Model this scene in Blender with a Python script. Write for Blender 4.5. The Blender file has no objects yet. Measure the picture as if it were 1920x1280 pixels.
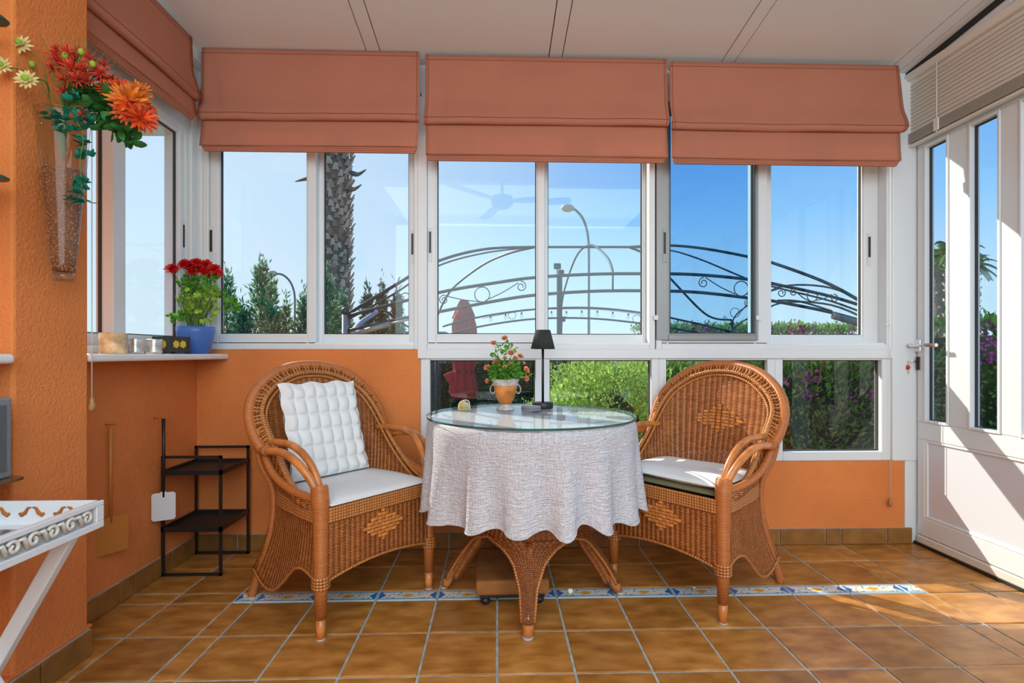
import bpy, math, random
from mathutils import Vector, Matrix
random.seed(7)
PI = math.pi
C = bpy.context.scene.collection
sc = bpy.context.scene
# ------------------------------------------------------------------ camera
F = 958.0                                   # focal length in px of a 1920 wide frame
YAW = math.radians(1.73); SY, CY = math.sin(YAW), math.cos(YAW)
EYE = 1.0
cd = bpy.data.cameras.new('camera'); cam = bpy.data.objects.new('camera', cd); C.objects.link(cam)
cam.location = (0, 0, EYE); cam.rotation_euler = (PI/2, 0, -YAW)
cd.sensor_width = 36; cd.lens = F/1920*36; cd.shift_y = 23/1920; cd.clip_start = .02; cd.clip_end = 500
sc.camera = cam
# ------------------------------------------------------------------ sky, sun, exposure
SUN_DIR = Vector((1.05, -1.0, -1.02)).normalized()     # the way the light travels
w = bpy.data.worlds.new('sky'); sc.world = w; w.use_nodes = True
wn = w.node_tree; wn.nodes.clear()
def WN(k, **kw):
    n = wn.nodes.new(k)
    for q, x in kw.items(): setattr(n, q, x)
    return n
tc = WN('ShaderNodeTexCoord'); sx = WN('ShaderNodeSeparateXYZ'); wn.links.new(tc.outputs['Generated'], sx.inputs[0])
rp = WN('ShaderNodeValToRGB'); wn.links.new(sx.outputs[2], rp.inputs[0]); el = rp.color_ramp.elements
STOPS = [(0.0, (.10, .13, .10)), (.004, (.62, .83, .96)), (.10, (.50, .76, .97)), (.24, (.25, .56, .97)), (.42, (.11, .36, .88)), (1.0, (.06, .22, .62))]
while len(el) < len(STOPS): el.new(.5)
for i, (p, c) in enumerate(STOPS): el[i].position = p; el[i].color = (*c, 1)
# the clear sky is paler on the side of the sun
dt = WN('ShaderNodeVectorMath', operation='DOT_PRODUCT'); wn.links.new(tc.outputs['Generated'], dt.inputs[0]); dt.inputs[1].default_value = -SUN_DIR
mr = WN('ShaderNodeMapRange'); mr.interpolation_type = 'SMOOTHSTEP'; mr.inputs[1].default_value = .45; mr.inputs[2].default_value = 1.0; mr.inputs[4].default_value = .75; wn.links.new(dt.outputs['Value'], mr.inputs[0])
up = WN('ShaderNodeMath', operation='GREATER_THAN'); wn.links.new(sx.outputs[2], up.inputs[0]); up.inputs[1].default_value = 0
mu = WN('ShaderNodeMath', operation='MULTIPLY'); wn.links.new(mr.outputs[0], mu.inputs[0]); wn.links.new(up.outputs[0], mu.inputs[1])
mx = WN('ShaderNodeMix', data_type='RGBA'); wn.links.new(mu.outputs[0], mx.inputs[0]); wn.links.new(rp.outputs[0], mx.inputs[6]); mx.inputs[7].default_value = (.80, .93, 1.0, 1)
bg = WN('ShaderNodeBackground'); bg.inputs[1].default_value = 1.0; out = WN('ShaderNodeOutputWorld')
wn.links.new(mx.outputs[2], bg.inputs[0]); wn.links.new(bg.outputs[0], out.inputs[0])
sd = bpy.data.lights.new('sun', 'SUN'); sd.energy = 5.4; sd.angle = math.radians(.6); sd.color = (1, .93, .8)
so = bpy.data.objects.new('sun', sd); C.objects.link(so); so.location = (-6, 8, 8)
so.rotation_euler = SUN_DIR.to_track_quat('-Z', 'Y').to_euler()
ad = bpy.data.lights.new('rear_fill', 'AREA'); ad.shape = 'RECTANGLE'; ad.size = 3.9; ad.size_y = 1.85; ad.energy = 82; ad.color = (.80, .93, 1)  # added fill lamp in front of the solid rear wall, brightens the room
ao = bpy.data.objects.new('rear_fill', ad); C.objects.link(ao); ao.location = (.25, -2.05, 1.96)
ao.rotation_euler = (PI/2, 0, 0)
ao.rotation_euler = Vector((0, 1, 0.03)).to_track_quat('-Z', 'Y').to_euler()
a2 = bpy.data.lights.new('ceiling_fill', 'AREA'); a2.shape = 'RECTANGLE'; a2.size = 3.0; a2.size_y = 1.8; a2.energy = 46; a2.color = (.86, .94, 1)  # second added fill lamp, facing down to lift the interior
a2o = bpy.data.objects.new('ceiling_fill', a2); C.objects.link(a2o); a2o.location = (.3, -.9, 2.78)
vs = sc.view_settings; vs.view_transform = 'Standard'; vs.look = 'None'; vs.exposure = 0.12; vs.gamma = 1; vs.use_curve_mapping = False
# ------------------------------------------------------------------ helpers
def ray(u, v): return Vector((SY+(u-960)/F*CY, CY-(u-960)/F*SY, (663-v)/F))
def atY(u, v, Y): d = ray(u, v); return Vector((0, 0, EYE))+d*(Y/d.y)
def atX(u, v, X): d = ray(u, v); return Vector((0, 0, EYE))+d*(X/d.x)

def nt(name):
    m = bpy.data.materials.new(name); m.use_nodes = True; t = m.node_tree
    return m, t, t.nodes['Principled BSDF']
def N(t, k, **kw):
    n = t.nodes.new(k)
    for a, b in kw.items(): setattr(n, a, b)
    return n
def ramp(t, fac, stops):
    r = N(t, 'ShaderNodeValToRGB'); e = r.color_ramp.elements
    while len(e) < len(stops): e.new(.5)
    for i, (p, c) in enumerate(stops): e[i].position = p; e[i].color = (*c, 1)
    t.links.new(fac, r.inputs[0]); return r
def mat(name, col, rough=.5, metal=0, noise=0, nscale=8, bump=0, bscale=60, spec=.5, bdist=.01, island=0, coord='Object', trans=0, bdetail=3, stretch=None):
    m, t, b = nt(name); b.inputs['Base Color'].default_value = (*col, 1)
    b.inputs['Roughness'].default_value = rough; b.inputs['Metallic'].default_value = metal
    b.inputs['Specular IOR Level'].default_value = spec
    tc = N(t, 'ShaderNodeTexCoord'); src = tc.outputs[coord]
    if stretch:
        mp = N(t, 'ShaderNodeMapping'); mp.inputs['Scale'].default_value = stretch; t.links.new(src, mp.inputs[0]); src = mp.outputs[0]
    colout = None
    if noise:
        n = N(t, 'ShaderNodeTexNoise'); n.inputs['Scale'].default_value = nscale; n.inputs['Detail'].default_value = 5
        t.links.new(src, n.inputs['Vector'])
        r = ramp(t, n.outputs['Fac'], [(.3, tuple(c*(1-noise) for c in col)), (.7, tuple(min(1, c*(1+noise)) for c in col))])
        t.links.new(r.outputs[0], b.inputs['Base Color']); colout = r.outputs[0]
    if island:
        g = N(t, 'ShaderNodeNewGeometry')
        r = ramp(t, g.outputs['Random Per Island'], [(0, tuple(c*(1-island) for c in col)), (1, tuple(min(1, c*(1+island)) for c in col))])
        t.links.new(r.outputs[0], b.inputs['Base Color']); colout = r.outputs[0]
    if bump:
        n2 = N(t, 'ShaderNodeTexNoise'); n2.inputs['Scale'].default_value = bscale; n2.inputs['Detail'].default_value = bdetail
        t.links.new(src, n2.inputs['Vector'])
        bp = N(t, 'ShaderNodeBump'); bp.inputs['Strength'].default_value = bump; bp.inputs['Distance'].default_value = bdist
        t.links.new(n2.outputs['Fac'], bp.inputs['Height']); t.links.new(bp.outputs[0], b.inputs['Normal'])
    if trans:
        tr = N(t, 'ShaderNodeBsdfTranslucent'); mx = N(t, 'ShaderNodeMixShader'); mx.inputs[0].default_value = trans
        tr.inputs[0].default_value = (*col, 1)
        if colout: t.links.new(colout, tr.inputs[0])
        t.links.new(b.outputs[0], mx.inputs[1]); t.links.new(tr.outputs[0], mx.inputs[2])
        t.links.new(mx.outputs[0], t.nodes['Material Output'].inputs[0])
    return m
def thin_glass(name, tint=(.97, .985, .98), refl=1.0, ior=1.5):
    m, t, b = nt(name); t.nodes.remove(b)
    tr = N(t, 'ShaderNodeBsdfTransparent'); tr.inputs[0].default_value = (*tint, 1)
    gl = N(t, 'ShaderNodeBsdfGlossy'); gl.inputs['Roughness'].default_value = 0.0
    fr = N(t, 'ShaderNodeFresnel'); ge = N(t, 'ShaderNodeNewGeometry')
    io = N(t, 'ShaderNodeMapRange'); io.inputs[3].default_value = ior; io.inputs[4].default_value = 1/ior
    t.links.new(ge.outputs['Backfacing'], io.inputs[0]); t.links.new(io.outputs[0], fr.inputs[0])   # same reflectance from both sides of a thin pane
    mt = N(t, 'ShaderNodeMath', operation='MULTIPLY'); mt.inputs[1].default_value = refl
    mx = N(t, 'ShaderNodeMixShader')
    t.links.new(fr.outputs[0], mt.inputs[0]); t.links.new(mt.outputs[0], mx.inputs[0])
    t.links.new(tr.outputs[0], mx.inputs[1]); t.links.new(gl.outputs[0], mx.inputs[2])
    t.links.new(mx.outputs[0], t.nodes['Material Output'].inputs[0]); return m

M = {}
M['orange'] = mat('orange_stucco', (.74, .245, .070), .85, noise=.10, nscale=3, bump=.40, bscale=110, bdist=.010, spec=.2, bdetail=2)
M['white'] = mat('white_lacquer', (.74, .80, .83), .32, bump=.03, bscale=8)
M['white2'] = mat('white_panel', (.68, .71, .78), .35)
M['ceil'] = mat('ceiling_panel_white', (.78, .80, .80), .55)
M['black'] = mat('black_metal', (.012, .014, .014), .4)
M['darkgap'] = mat('dark_joint', (.05, .05, .05), .8)
M['grout'] = mat('pale_grout', (.42, .47, .46), .9, noise=.25, nscale=30)
M['marble'] = mat('white_marble', (.78, .78, .76), .25, noise=.06, nscale=6)
M['chrome'] = mat('chrome', (.75, .76, .78), .18, metal=1)
M['alu'] = mat('grey_aluminium', (.30, .32, .32), .4, metal=.3)
M['wood'] = mat('varnished_wood', (.42, .21, .07), .4, noise=.3, nscale=25)
M['cream'] = mat('cream_slat', (.74, .71, .64), .4)
M['cord'] = mat('cord', (.75, .75, .7), .8)
M['cushion'] = mat('white_cotton', (.78, .82, .83), .9, bump=.15, bscale=400, bdist=.002, spec=.1)
M['olive'] = mat('olive_fabric', (.20, .19, .10), .8)
M['rattan'] = mat('rattan_pole', (.58, .21, .05), .28, noise=.35, nscale=14, spec=.6)
M['iron'] = mat('dark_iron', (.03, .06, .075), .45, metal=.4)
M['cap'] = mat('grey_foot_cap', (.5, .5, .48), .4)
M['glass'] = thin_glass('window_glass', refl=.62)
M['glass_clear'] = thin_glass('clear_glass', (.93, .96, .95), refl=1.3)
M['glass_top'] = thin_glass('tabletop_glass', (.99, 1.0, .995), refl=.5)
M['glass_edge'] = mat('glass_edge_green', (.02, .12, .11), .15)
M['screen'] = thin_glass('insect_mesh', (.72, .84, .93), refl=0)

def tile_mat():
    m, t, b = nt('terracotta_tile')
    tc = N(t, 'ShaderNodeTexCoord'); oi = N(t, 'ShaderNodeObjectInfo')
    ad = N(t, 'ShaderNodeVectorMath', operation='ADD'); t.links.new(tc.outputs['Object'], ad.inputs[0]); 
    sc_ = N(t, 'ShaderNodeVectorMath', operation='SCALE'); sc_.inputs['Scale'].default_value = 40
    cb = N(t, 'ShaderNodeCombineXYZ'); t.links.new(oi.outputs['Random'], cb.inputs[0]); t.links.new(oi.outputs['Random'], cb.inputs[1]); t.links.new(oi.outputs['Random'], cb.inputs[2])
    t.links.new(cb.outputs[0], sc_.inputs[0]); t.links.new(sc_.outputs[0], ad.inputs[1])
    n = N(t, 'ShaderNodeTexNoise'); n.inputs['Scale'].default_value = 9; n.inputs['Detail'].default_value = 6
    mp = N(t, 'ShaderNodeMapping'); mp.inputs['Scale'].default_value = (1, 2.2, 1)
    t.links.new(ad.outputs[0], mp.inputs[0]); t.links.new(mp.outputs[0], n.inputs['Vector'])
    r = ramp(t, n.outputs['Fac'], [(.25, (.27, .105, .016)), (.5, (.44, .190, .038)), (.75, (.60, .29, .078))])
    hs = N(t, 'ShaderNodeHueSaturation'); mr = N(t, 'ShaderNodeMapRange'); mr.inputs[3].default_value = .82; mr.inputs[4].default_value = 1.15
    t.links.new(oi.outputs['Random'], mr.inputs[0]); t.links.new(mr.outputs[0], hs.inputs['Value']); t.links.new(r.outputs[0], hs.inputs['Color'])
    t.links.new(hs.outputs[0], b.inputs['Base Color']); b.inputs['Roughness'].default_value = .33
    bp = N(t, 'ShaderNodeBump'); bp.inputs['Strength'].default_value = .12; t.links.new(n.outputs['Fac'], bp.inputs['Height']); t.links.new(bp.outputs[0], b.inputs['Normal'])
    return m
M['tile'] = tile_mat()
def decor_mat():   # blue, white, yellow and green painted border tile, drawn in the tile's own coordinates
    m, t, b = nt('painted_border_tile')
    tc = N(t, 'ShaderNodeTexCoord'); sp = N(t, 'ShaderNodeSeparateXYZ'); t.links.new(tc.outputs['UV'], sp.inputs[0])
    def mth(op, a, bb=None):
        n = N(t, 'ShaderNodeMath', operation=op)
        for i, x in enumerate((a, bb)):
            if x is None: continue
            if isinstance(x, (int, float)): n.inputs[i].default_value = x
            else: t.links.new(x, n.inputs[i])
        return n.outputs[0]
    def mixc(f, c1, c2):
        n = N(t, 'ShaderNodeMix', data_type='RGBA'); t.links.new(f, n.inputs[0])
        for i, x in ((6, c1), (7, c2)):
            if isinstance(x, tuple): n.inputs[i].default_value = (*x, 1)
            else: t.links.new(x, n.inputs[i])
        return n.outputs[2]
    U, V = sp.outputs[0], sp.outputs[1]            # U 0..1 along the tile, V 0..1 across
    cx = mth('ABSOLUTE', mth('SUBTRACT', U, .5)); cy = mth('ABSOLUTE', mth('SUBTRACT', V, .5))
    nz = N(t, 'ShaderNodeTexNoise'); nz.inputs['Scale'].default_value = 9; mp = N(t, 'ShaderNodeMapping'); mp.inputs['Scale'].default_value = (2.6, 1, 1)
    t.links.new(tc.outputs['UV'], mp.inputs[0]); t.links.new(mp.outputs[0], nz.inputs['Vector'])
    vo = N(t, 'ShaderNodeTexVoronoi'); vo.inputs['Scale'].default_value = 5; t.links.new(mp.outputs[0], vo.inputs['Vector'])
    c = mixc(mth('LESS_THAN', vo.outputs['Distance'], .30), (.72, .76, .70), (.10, .22, .16))
    c = mixc(mth('GREATER_THAN', nz.outputs['Fac'], .56), c, (.70, .76, .74))
    d = mth('ADD', mth('MULTIPLY', cx, 3.0), mth('MULTIPLY', cy, 1.6))
    c = mixc(mth('LESS_THAN', mth('ADD', d, mth('MULTIPLY', nz.outputs['Fac'], .5)), .62), c, (.72, .40, .04))
    c = mixc(mth('GREATER_THAN', mth('SUBTRACT', cx, mth('MULTIPLY', cy, .25)), .385), c, (.03, .17, .50))
    c = mixc(mth('GREATER_THAN', cy, .36), c, (.05, .22, .42))
    c = mixc(mth('GREATER_THAN', cy, .41), c, (.45, .62, .70))
    t.links.new(c, b.inputs['Base Color']); b.inputs['Roughness'].default_value = .2
    return m
M['decor'] = decor_mat()
def wicker(name, c1=(.69, .25, .068), c2=(.47, .145, .036), gap=(.13, .045, .012), bw=.022, rh=.0055, holes=0):
    m, t, b = nt(name); tc = N(t, 'ShaderNodeTexCoord')
    br = N(t, 'ShaderNodeTexBrick'); br.offset = .5; br.inputs['Scale'].default_value = 1
    br.inputs['Brick Width'].default_value = bw; br.inputs['Row Height'].default_value = rh
    br.inputs['Mortar Size'].default_value = .0011; br.inputs['Mortar Smooth'].default_value = .6
    br.inputs['Color1'].default_value = (*c1, 1); br.inputs['Color2'].default_value = (*c2, 1); br.inputs['Mortar'].default_value = (*gap, 1)
    t.links.new(tc.outputs['UV'], br.inputs['Vector'])
    wv = N(t, 'ShaderNodeTexWave', wave_type='BANDS', bands_direction='X'); wv.inputs['Scale'].default_value = 1/(bw)*.314*1.0
    t.links.new(tc.outputs['UV'], wv.inputs['Vector'])
    nz = N(t, 'ShaderNodeTexNoise'); nz.inputs['Scale'].default_value = 12; t.links.new(tc.outputs['UV'], nz.inputs['Vector'])
    mr = N(t, 'ShaderNodeMapRange'); mr.inputs[3].default_value = .72; mr.inputs[4].default_value = 1.25; t.links.new(nz.outputs['Fac'], mr.inputs[0])
    mr2 = N(t, 'ShaderNodeMapRange'); mr2.inputs[3].default_value = .72; mr2.inputs[4].default_value = 1.15; t.links.new(wv.outputs['Fac'], mr2.inputs[0])
    mm = N(t, 'ShaderNodeMath', operation='MULTIPLY'); t.links.new(mr.outputs[0], mm.inputs[0]); t.links.new(mr2.outputs[0], mm.inputs[1])
    hs = N(t, 'ShaderNodeHueSaturation'); t.links.new(br.outputs['Color'], hs.inputs['Color']); t.links.new(mm.outputs[0], hs.inputs['Value'])
    t.links.new(hs.outputs[0], b.inputs['Base Color']); b.inputs['Roughness'].default_value = .38
    sb = N(t, 'ShaderNodeMath', operation='SUBTRACT'); t.links.new(wv.outputs['Fac'], sb.inputs[0]); t.links.new(br.outputs['Fac'], sb.inputs[1])
    bp = N(t, 'ShaderNodeBump'); bp.inputs['Strength'].default_value = .9; bp.inputs['Distance'].default_value = .004
    t.links.new(sb.outputs[0], bp.inputs['Height']); t.links.new(bp.outputs[0], b.inputs['Normal'])
    if holes:
        tr = N(t, 'ShaderNodeBsdfTransparent'); mx = N(t, 'ShaderNodeMixShader')
        gt = N(t, 'ShaderNodeMath', operation='GREATER_THAN'); gt.inputs[1].default_value = holes; t.links.new(br.outputs['Fac'], gt.inputs[0])
        l2 = N(t, 'ShaderNodeMath', operation='LESS_THAN'); l2.inputs[1].default_value = .35; t.links.new(wv.outputs['Fac'], l2.inputs[0])
        m3 = N(t, 'ShaderNodeMath', operation='MULTIPLY'); t.links.new(gt.outputs[0], m3.inputs[0]); t.links.new(l2.outputs[0], m3.inputs[1])
        t.links.new(m3.outputs[0], mx.inputs[0]); t.links.new(b.outputs[0], mx.inputs[1]); t.links.new(tr.outputs[0], mx.inputs[2])
        t.links.new(mx.outputs[0], t.nodes['Material Output'].inputs[0])
    return m
M['wicker'] = wicker('wicker_weave')
M['wicker_back'] = wicker('wicker_weave_open', holes=.9)
def wrapped(name, c1, c2, per=.006):
    m, t, b = nt(name); tc = N(t, 'ShaderNodeTexCoord')
    wv = N(t, 'ShaderNodeTexWave', wave_type='BANDS', bands_direction='Y'); wv.inputs['Scale'].default_value = .314/per; wv.inputs['Distortion'].default_value = 1.0; wv.inputs['Detail Scale'].default_value = .3
    t.links.new(tc.outputs['UV'], wv.inputs['Vector'])
    nz = N(t, 'ShaderNodeTexNoise'); nz.inputs['Scale'].default_value = 40; mp = N(t, 'ShaderNodeMapping'); mp.inputs['Scale'].default_value = (.2, 1.5, 1)
    t.links.new(tc.outputs['UV'], mp.inputs[0]); t.links.new(mp.outputs[0], nz.inputs['Vector'])
    a = N(t, 'ShaderNodeMath', operation='ADD'); t.links.new(wv.outputs['Fac'], a.inputs[0]); t.links.new(nz.outputs['Fac'], a.inputs[1])
    d = N(t, 'ShaderNodeMath', operation='MULTIPLY'); d.inputs[1].default_value = .5; t.links.new(a.outputs[0], d.inputs[0])
    r = ramp(t, d.outputs[0], [(.15, c2), (.75, c1)])
    t.links.new(r.outputs[0], b.inputs['Base Color']); b.inputs['Roughness'].default_value = .32
    bp = N(t, 'ShaderNodeBump'); bp.inputs['Strength'].default_value = .5; bp.inputs['Distance'].default_value = .002
    t.links.new(wv.outputs['Fac'], bp.inputs['Height']); t.links.new(bp.outputs[0], b.inputs['Normal']); return m
M['wrapped'] = wrapped('cane_wrapped', (.60, .205, .048), (.33, .095, .022))
M['braid'] = wrapped('cane_braid', (.64, .26, .07), (.24, .08, .02), .011)

class MB:
    def __init__(s): s.v = []; s.f = []; s.uv = []; s.mi = []; s.sm = []
    def face(s, idx, uv=None, mi=0, sm=False): s.f.append(tuple(idx)); s.uv.append(uv); s.mi.append(mi); s.sm.append(sm)
    def box(s, x0, x1, y0, y1, z0, z1, mi=0):
        b = len(s.v); s.v += [(x, y, z) for z in (z0, z1) for y in (y0, y1) for x in (x0, x1)]
        for q in ((0, 2, 3, 1), (4, 5, 7, 6), (0, 1, 5, 4), (2, 6, 7, 3), (0, 4, 6, 2), (1, 3, 7, 5)):
            uv = []
            for i in q:
                X, Y, Z = s.v[b+i]
                uv.append((X, Y) if q in ((0, 2, 3, 1), (4, 5, 7, 6)) else ((X, Z) if q in ((0, 1, 5, 4), (2, 6, 7, 3)) else (Y, Z)))
            s.face([b+i for i in q], uv, mi)
        return s
    def obox(s, c, ax, ay, az, hx, hy, hz, mi=0):   # oriented box
        c = Vector(c); b = len(s.v)
        for k in (-1, 1):
            for j in (-1, 1):
                for i in (-1, 1): s.v.append(tuple(c+Vector(ax)*hx*i+Vector(ay)*hy*j+Vector(az)*hz*k))
        for q in ((0, 2, 3, 1), (4, 5, 7, 6), (0, 1, 5, 4), (2, 6, 7, 3), (0, 4, 6, 2), (1, 3, 7, 5)): s.face([b+i for i in q], None, mi)
        return s
    def grid(s, fn, nu, nv, cu=False, uvf=None, mi=0, sm=True):
        b = len(s.v); NU = nu if cu else nu+1
        for j in range(nv+1):
            for i in range(NU): s.v.append(tuple(fn(i/nu, j/nv)))
        for j in range(nv):
            for i in range(nu):
                i2 = (i+1) % NU if cu else i+1
                uv = None
                if uvf: uv = [uvf(i/nu, j/nv), uvf((i+1)/nu, j/nv), uvf((i+1)/nu, (j+1)/nv), uvf(i/nu, (j+1)/nv)]
                s.face([b+j*NU+i, b+j*NU+i2, b+(j+1)*NU+i2, b+(j+1)*NU+i], uv, mi, sm)
        return s
    def tube(s, pts, r, n=8, cap=True, closed=False, mi=0, flat=1.0):
        pts = [Vector(p) for p in pts]; m = len(pts)
        R = r if isinstance(r, (list, tuple)) else [r]*m
        if closed: tans = [(pts[(i+1) % m]-pts[i-1]).normalized() for i in range(m)]
        else: tans = [(pts[min(i+1, m-1)]-pts[max(i-1, 0)]).normalized() for i in range(m)]
        t0 = tans[0]; a = Vector((0, 0, 1)) if abs(t0.z) < .9 else Vector((1, 0, 0))
        nrm = (a-t0*a.dot(t0)).normalized(); b = len(s.v); L = 0; Ls = []
        for i in range(m):
            t = tans[i]; nrm = (nrm-t*nrm.dot(t))
            nrm = nrm.normalized() if nrm.length > 1e-6 else t.orthogonal().normalized()
            bi = t.cross(nrm)
            if i: L += (pts[i]-pts[i-1]).length
            Ls.append(L)
            for k in range(n):
                an = 2*PI*k/n; s.v.append(tuple(pts[i]+(nrm*math.cos(an)+bi*math.sin(an)*flat)*R[i]))
        rr = R[0]*2*PI
        for i in range(m if closed else m-1):
            i2 = (i+1) % m
            l2 = Ls[i2] if i2 else L+.01
            for k in range(n):
                k2 = (k+1) % n
                s.face([b+i*n+k, b+i*n+k2, b+i2*n+k2, b+i2*n+k], [(k/n*rr, Ls[i]), ((k+1)/n*rr, Ls[i]), ((k+1)/n*rr, l2), (k/n*rr, l2)], mi, True)
        if cap and not closed:
            s.face([b+k for k in range(n)][::-1], None, mi); s.face([b+(m-1)*n+k for k in range(n)], None, mi)
        return s
    def lathe(s, prof, c=(0, 0, 0), n=24, mi=0, sm=True, fr=None):
        b = len(s.v); cx, cy, cz = c; L = 0; Ls = [0]
        for i in range(1, len(prof)): L += math.dist(prof[i], prof[i-1]); Ls.append(L)
        for (r, z) in prof:
            for k in range(n):
                an = 2*PI*k/n; q = r*(fr(an, z) if fr else 1); s.v.append((cx+q*math.cos(an), cy+q*math.sin(an), cz+z))
        for i in range(len(prof)-1):
            for k in range(n):
                k2 = (k+1) % n; rr = max(prof[i][0], .01)*2*PI
                s.face([b+i*n+k, b+i*n+k2, b+(i+1)*n+k2, b+(i+1)*n+k], [(k/n*rr, Ls[i]), ((k+1)/n*rr, Ls[i]), ((k+1)/n*rr, Ls[i+1]), (k/n*rr, Ls[i+1])], mi, sm)
        if prof[0][0] > 1e-4: s.face([b+k for k in range(n)][::-1], None, mi)
        if prof[-1][0] > 1e-4: s.face([b+(len(prof)-1)*n+k for k in range(n)], None, mi)
        return s
    def ball(s, c, r, n=10, m=6, sc=(1, 1, 1), mi=0):
        b = len(s.v); c = Vector(c)
        for j in range(m+1):
            th = PI*j/m
            for k in range(n):
                an = 2*PI*k/n; s.v.append((c.x+r*sc[0]*math.sin(th)*math.cos(an), c.y+r*sc[1]*math.sin(th)*math.sin(an), c.z+r*sc[2]*math.cos(th)))
        for j in range(m):
            for k in range(n):
                k2 = (k+1) % n; s.face([b+j*n+k, b+(j+1)*n+k, b+(j+1)*n+k2, b+j*n+k2], None, mi, True)
        return s
    def poly(s, pts, y0, y1, ax='y', mi=0):          # 2-D outline extruded along an axis
        b = len(s.v); n = len(pts)
        for d in (y0, y1):
            for (p, q) in pts: s.v.append({'y': (p, d, q), 'x': (d, p, q), 'z': (p, q, d)}[ax])
        s.face([b+i for i in range(n)], None, mi); s.face([b+n+i for i in range(n)][::-1], None, mi)
        for i in range(n): j = (i+1) % n; s.face([b+i, b+n+i, b+n+j, b+j], None, mi)
        return s
    def xf(s, fn): s.v = [tuple(fn(Vector(p))) for p in s.v]; return s

def build(mb, name, mats, parent=None, world=False, bevel=0, sub=0, solid=0, fixn=True, segs=2, origin=None):
    if not isinstance(mats, (list, tuple)): mats = [mats]
    v = mb.v; o0 = Vector((0, 0, 0))
    if parent is not None and world:
        mi = parent.matrix_basis.inverted()
        if parent.parent: mi = mi @ parent.parent.matrix_basis.inverted()
        v = [tuple(mi @ Vector(p)) for p in v]
    elif parent is None:                                     # put the origin at the base of the thing
        xs = [p[0] for p in v]; ys = [p[1] for p in v]; zs = [p[2] for p in v]
        o0 = Vector(origin) if origin else Vector(((min(xs)+max(xs))/2, (min(ys)+max(ys))/2, min(zs)))
        v = [(p[0]-o0.x, p[1]-o0.y, p[2]-o0.z) for p in v]
    me = bpy.data.meshes.new(name); me.from_pydata(v, [], mb.f)
    for m in mats: me.materials.append(M[m] if isinstance(m, str) else m)
    me.polygons.foreach_set('material_index', mb.mi); me.polygons.foreach_set('use_smooth', mb.sm)
    if any(u is not None for u in mb.uv):
        ul = me.uv_layers.new(name='UVMap'); buf = []
        for f, u in zip(mb.f, mb.uv):
            if u is None: u = [(0, 0)]*len(f)
            for q in u: buf += [q[0], q[1]]
        ul.data.foreach_set('uv', buf)
    if fixn and len(mb.f) < 20000:
        import bmesh
        bm = bmesh.new(); bm.from_mesh(me); bmesh.ops.recalc_face_normals(bm, faces=bm.faces); bm.to_mesh(me); bm.free()
    me.update()
    o = bpy.data.objects.new(name, me); C.objects.link(o); o.parent = parent
    if parent is None: o.location = o0
    if solid: q = o.modifiers.new('s', 'SOLIDIFY'); q.thickness = solid; q.offset = 0
    if bevel: q = o.modifiers.new('b', 'BEVEL'); q.width = bevel; q.segments = segs; q.limit_method = 'ANGLE'
    if sub: q = o.modifiers.new('u', 'SUBSURF'); q.levels = sub; q.render_levels = sub
    return o
def tag(o, label, cat, group=None):
    o['label'] = label; o['category'] = cat
    if group: o['group'] = group
    return o
def thing(name, label, cat, loc=(0, 0, 0), rz=0, group=None, rot=None):
    o = bpy.data.objects.new(name, None); C.objects.link(o); o.empty_display_size = .05
    o.location = loc; o.rotation_euler = rot or (0, 0, rz)
    bpy.context.view_layer.update() if False else None
    return tag(o, label, cat, group)
def struct(o): o['kind'] = 'structure'; return o
def sempty(name, loc=(0, 0, 0)):
    o = bpy.data.objects.new(name, None); C.objects.link(o); o.location = loc; o['kind'] = 'structure'; return o
def spl(keys, n=24, closed=False):                            # Catmull-Rom
    K = [Vector(k) for k in keys]; m = len(K); res = []
    segs = m if closed else m-1
    for q in range(n+1 if not closed else n):
        t = q/n*segs; i = min(int(t), segs-1); f = t-i
        if closed: p = [K[(i+d) % m] for d in (-1, 0, 1, 2)]
        else: p = [K[max(i-1, 0)], K[i], K[i+1], K[min(i+2, m-1)]]
        res.append(.5*((2*p[1])+(p[2]-p[0])*f+(2*p[0]-5*p[1]+4*p[2]-p[3])*f*f+(3*p[1]-p[0]-3*p[2]+p[3])*f**3))
    return res
def lerp(a, b, t): return a+(b-a)*t
# ------------------------------------------------------------------ room shell
YB, XL, XR, XC = 2.64, -1.52, 2.23, -1.36          # back wall, left wall, right wall, column face
def ceil_z(y): return 2.50+.108*(2.54-y)
def Xb(u): return atY(u, 663, YB).x
def Yl(u): return atX(u, 663, XL).y
def Yr(u): return atX(u, 663, XR).y
FR = {'back': lambda p: (p.x, YB-p.y, p.z), 'left': lambda p: (XL+p.y, p.x, p.z), 'right': lambda p: (XR-p.y, p.x, p.z)}
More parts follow.
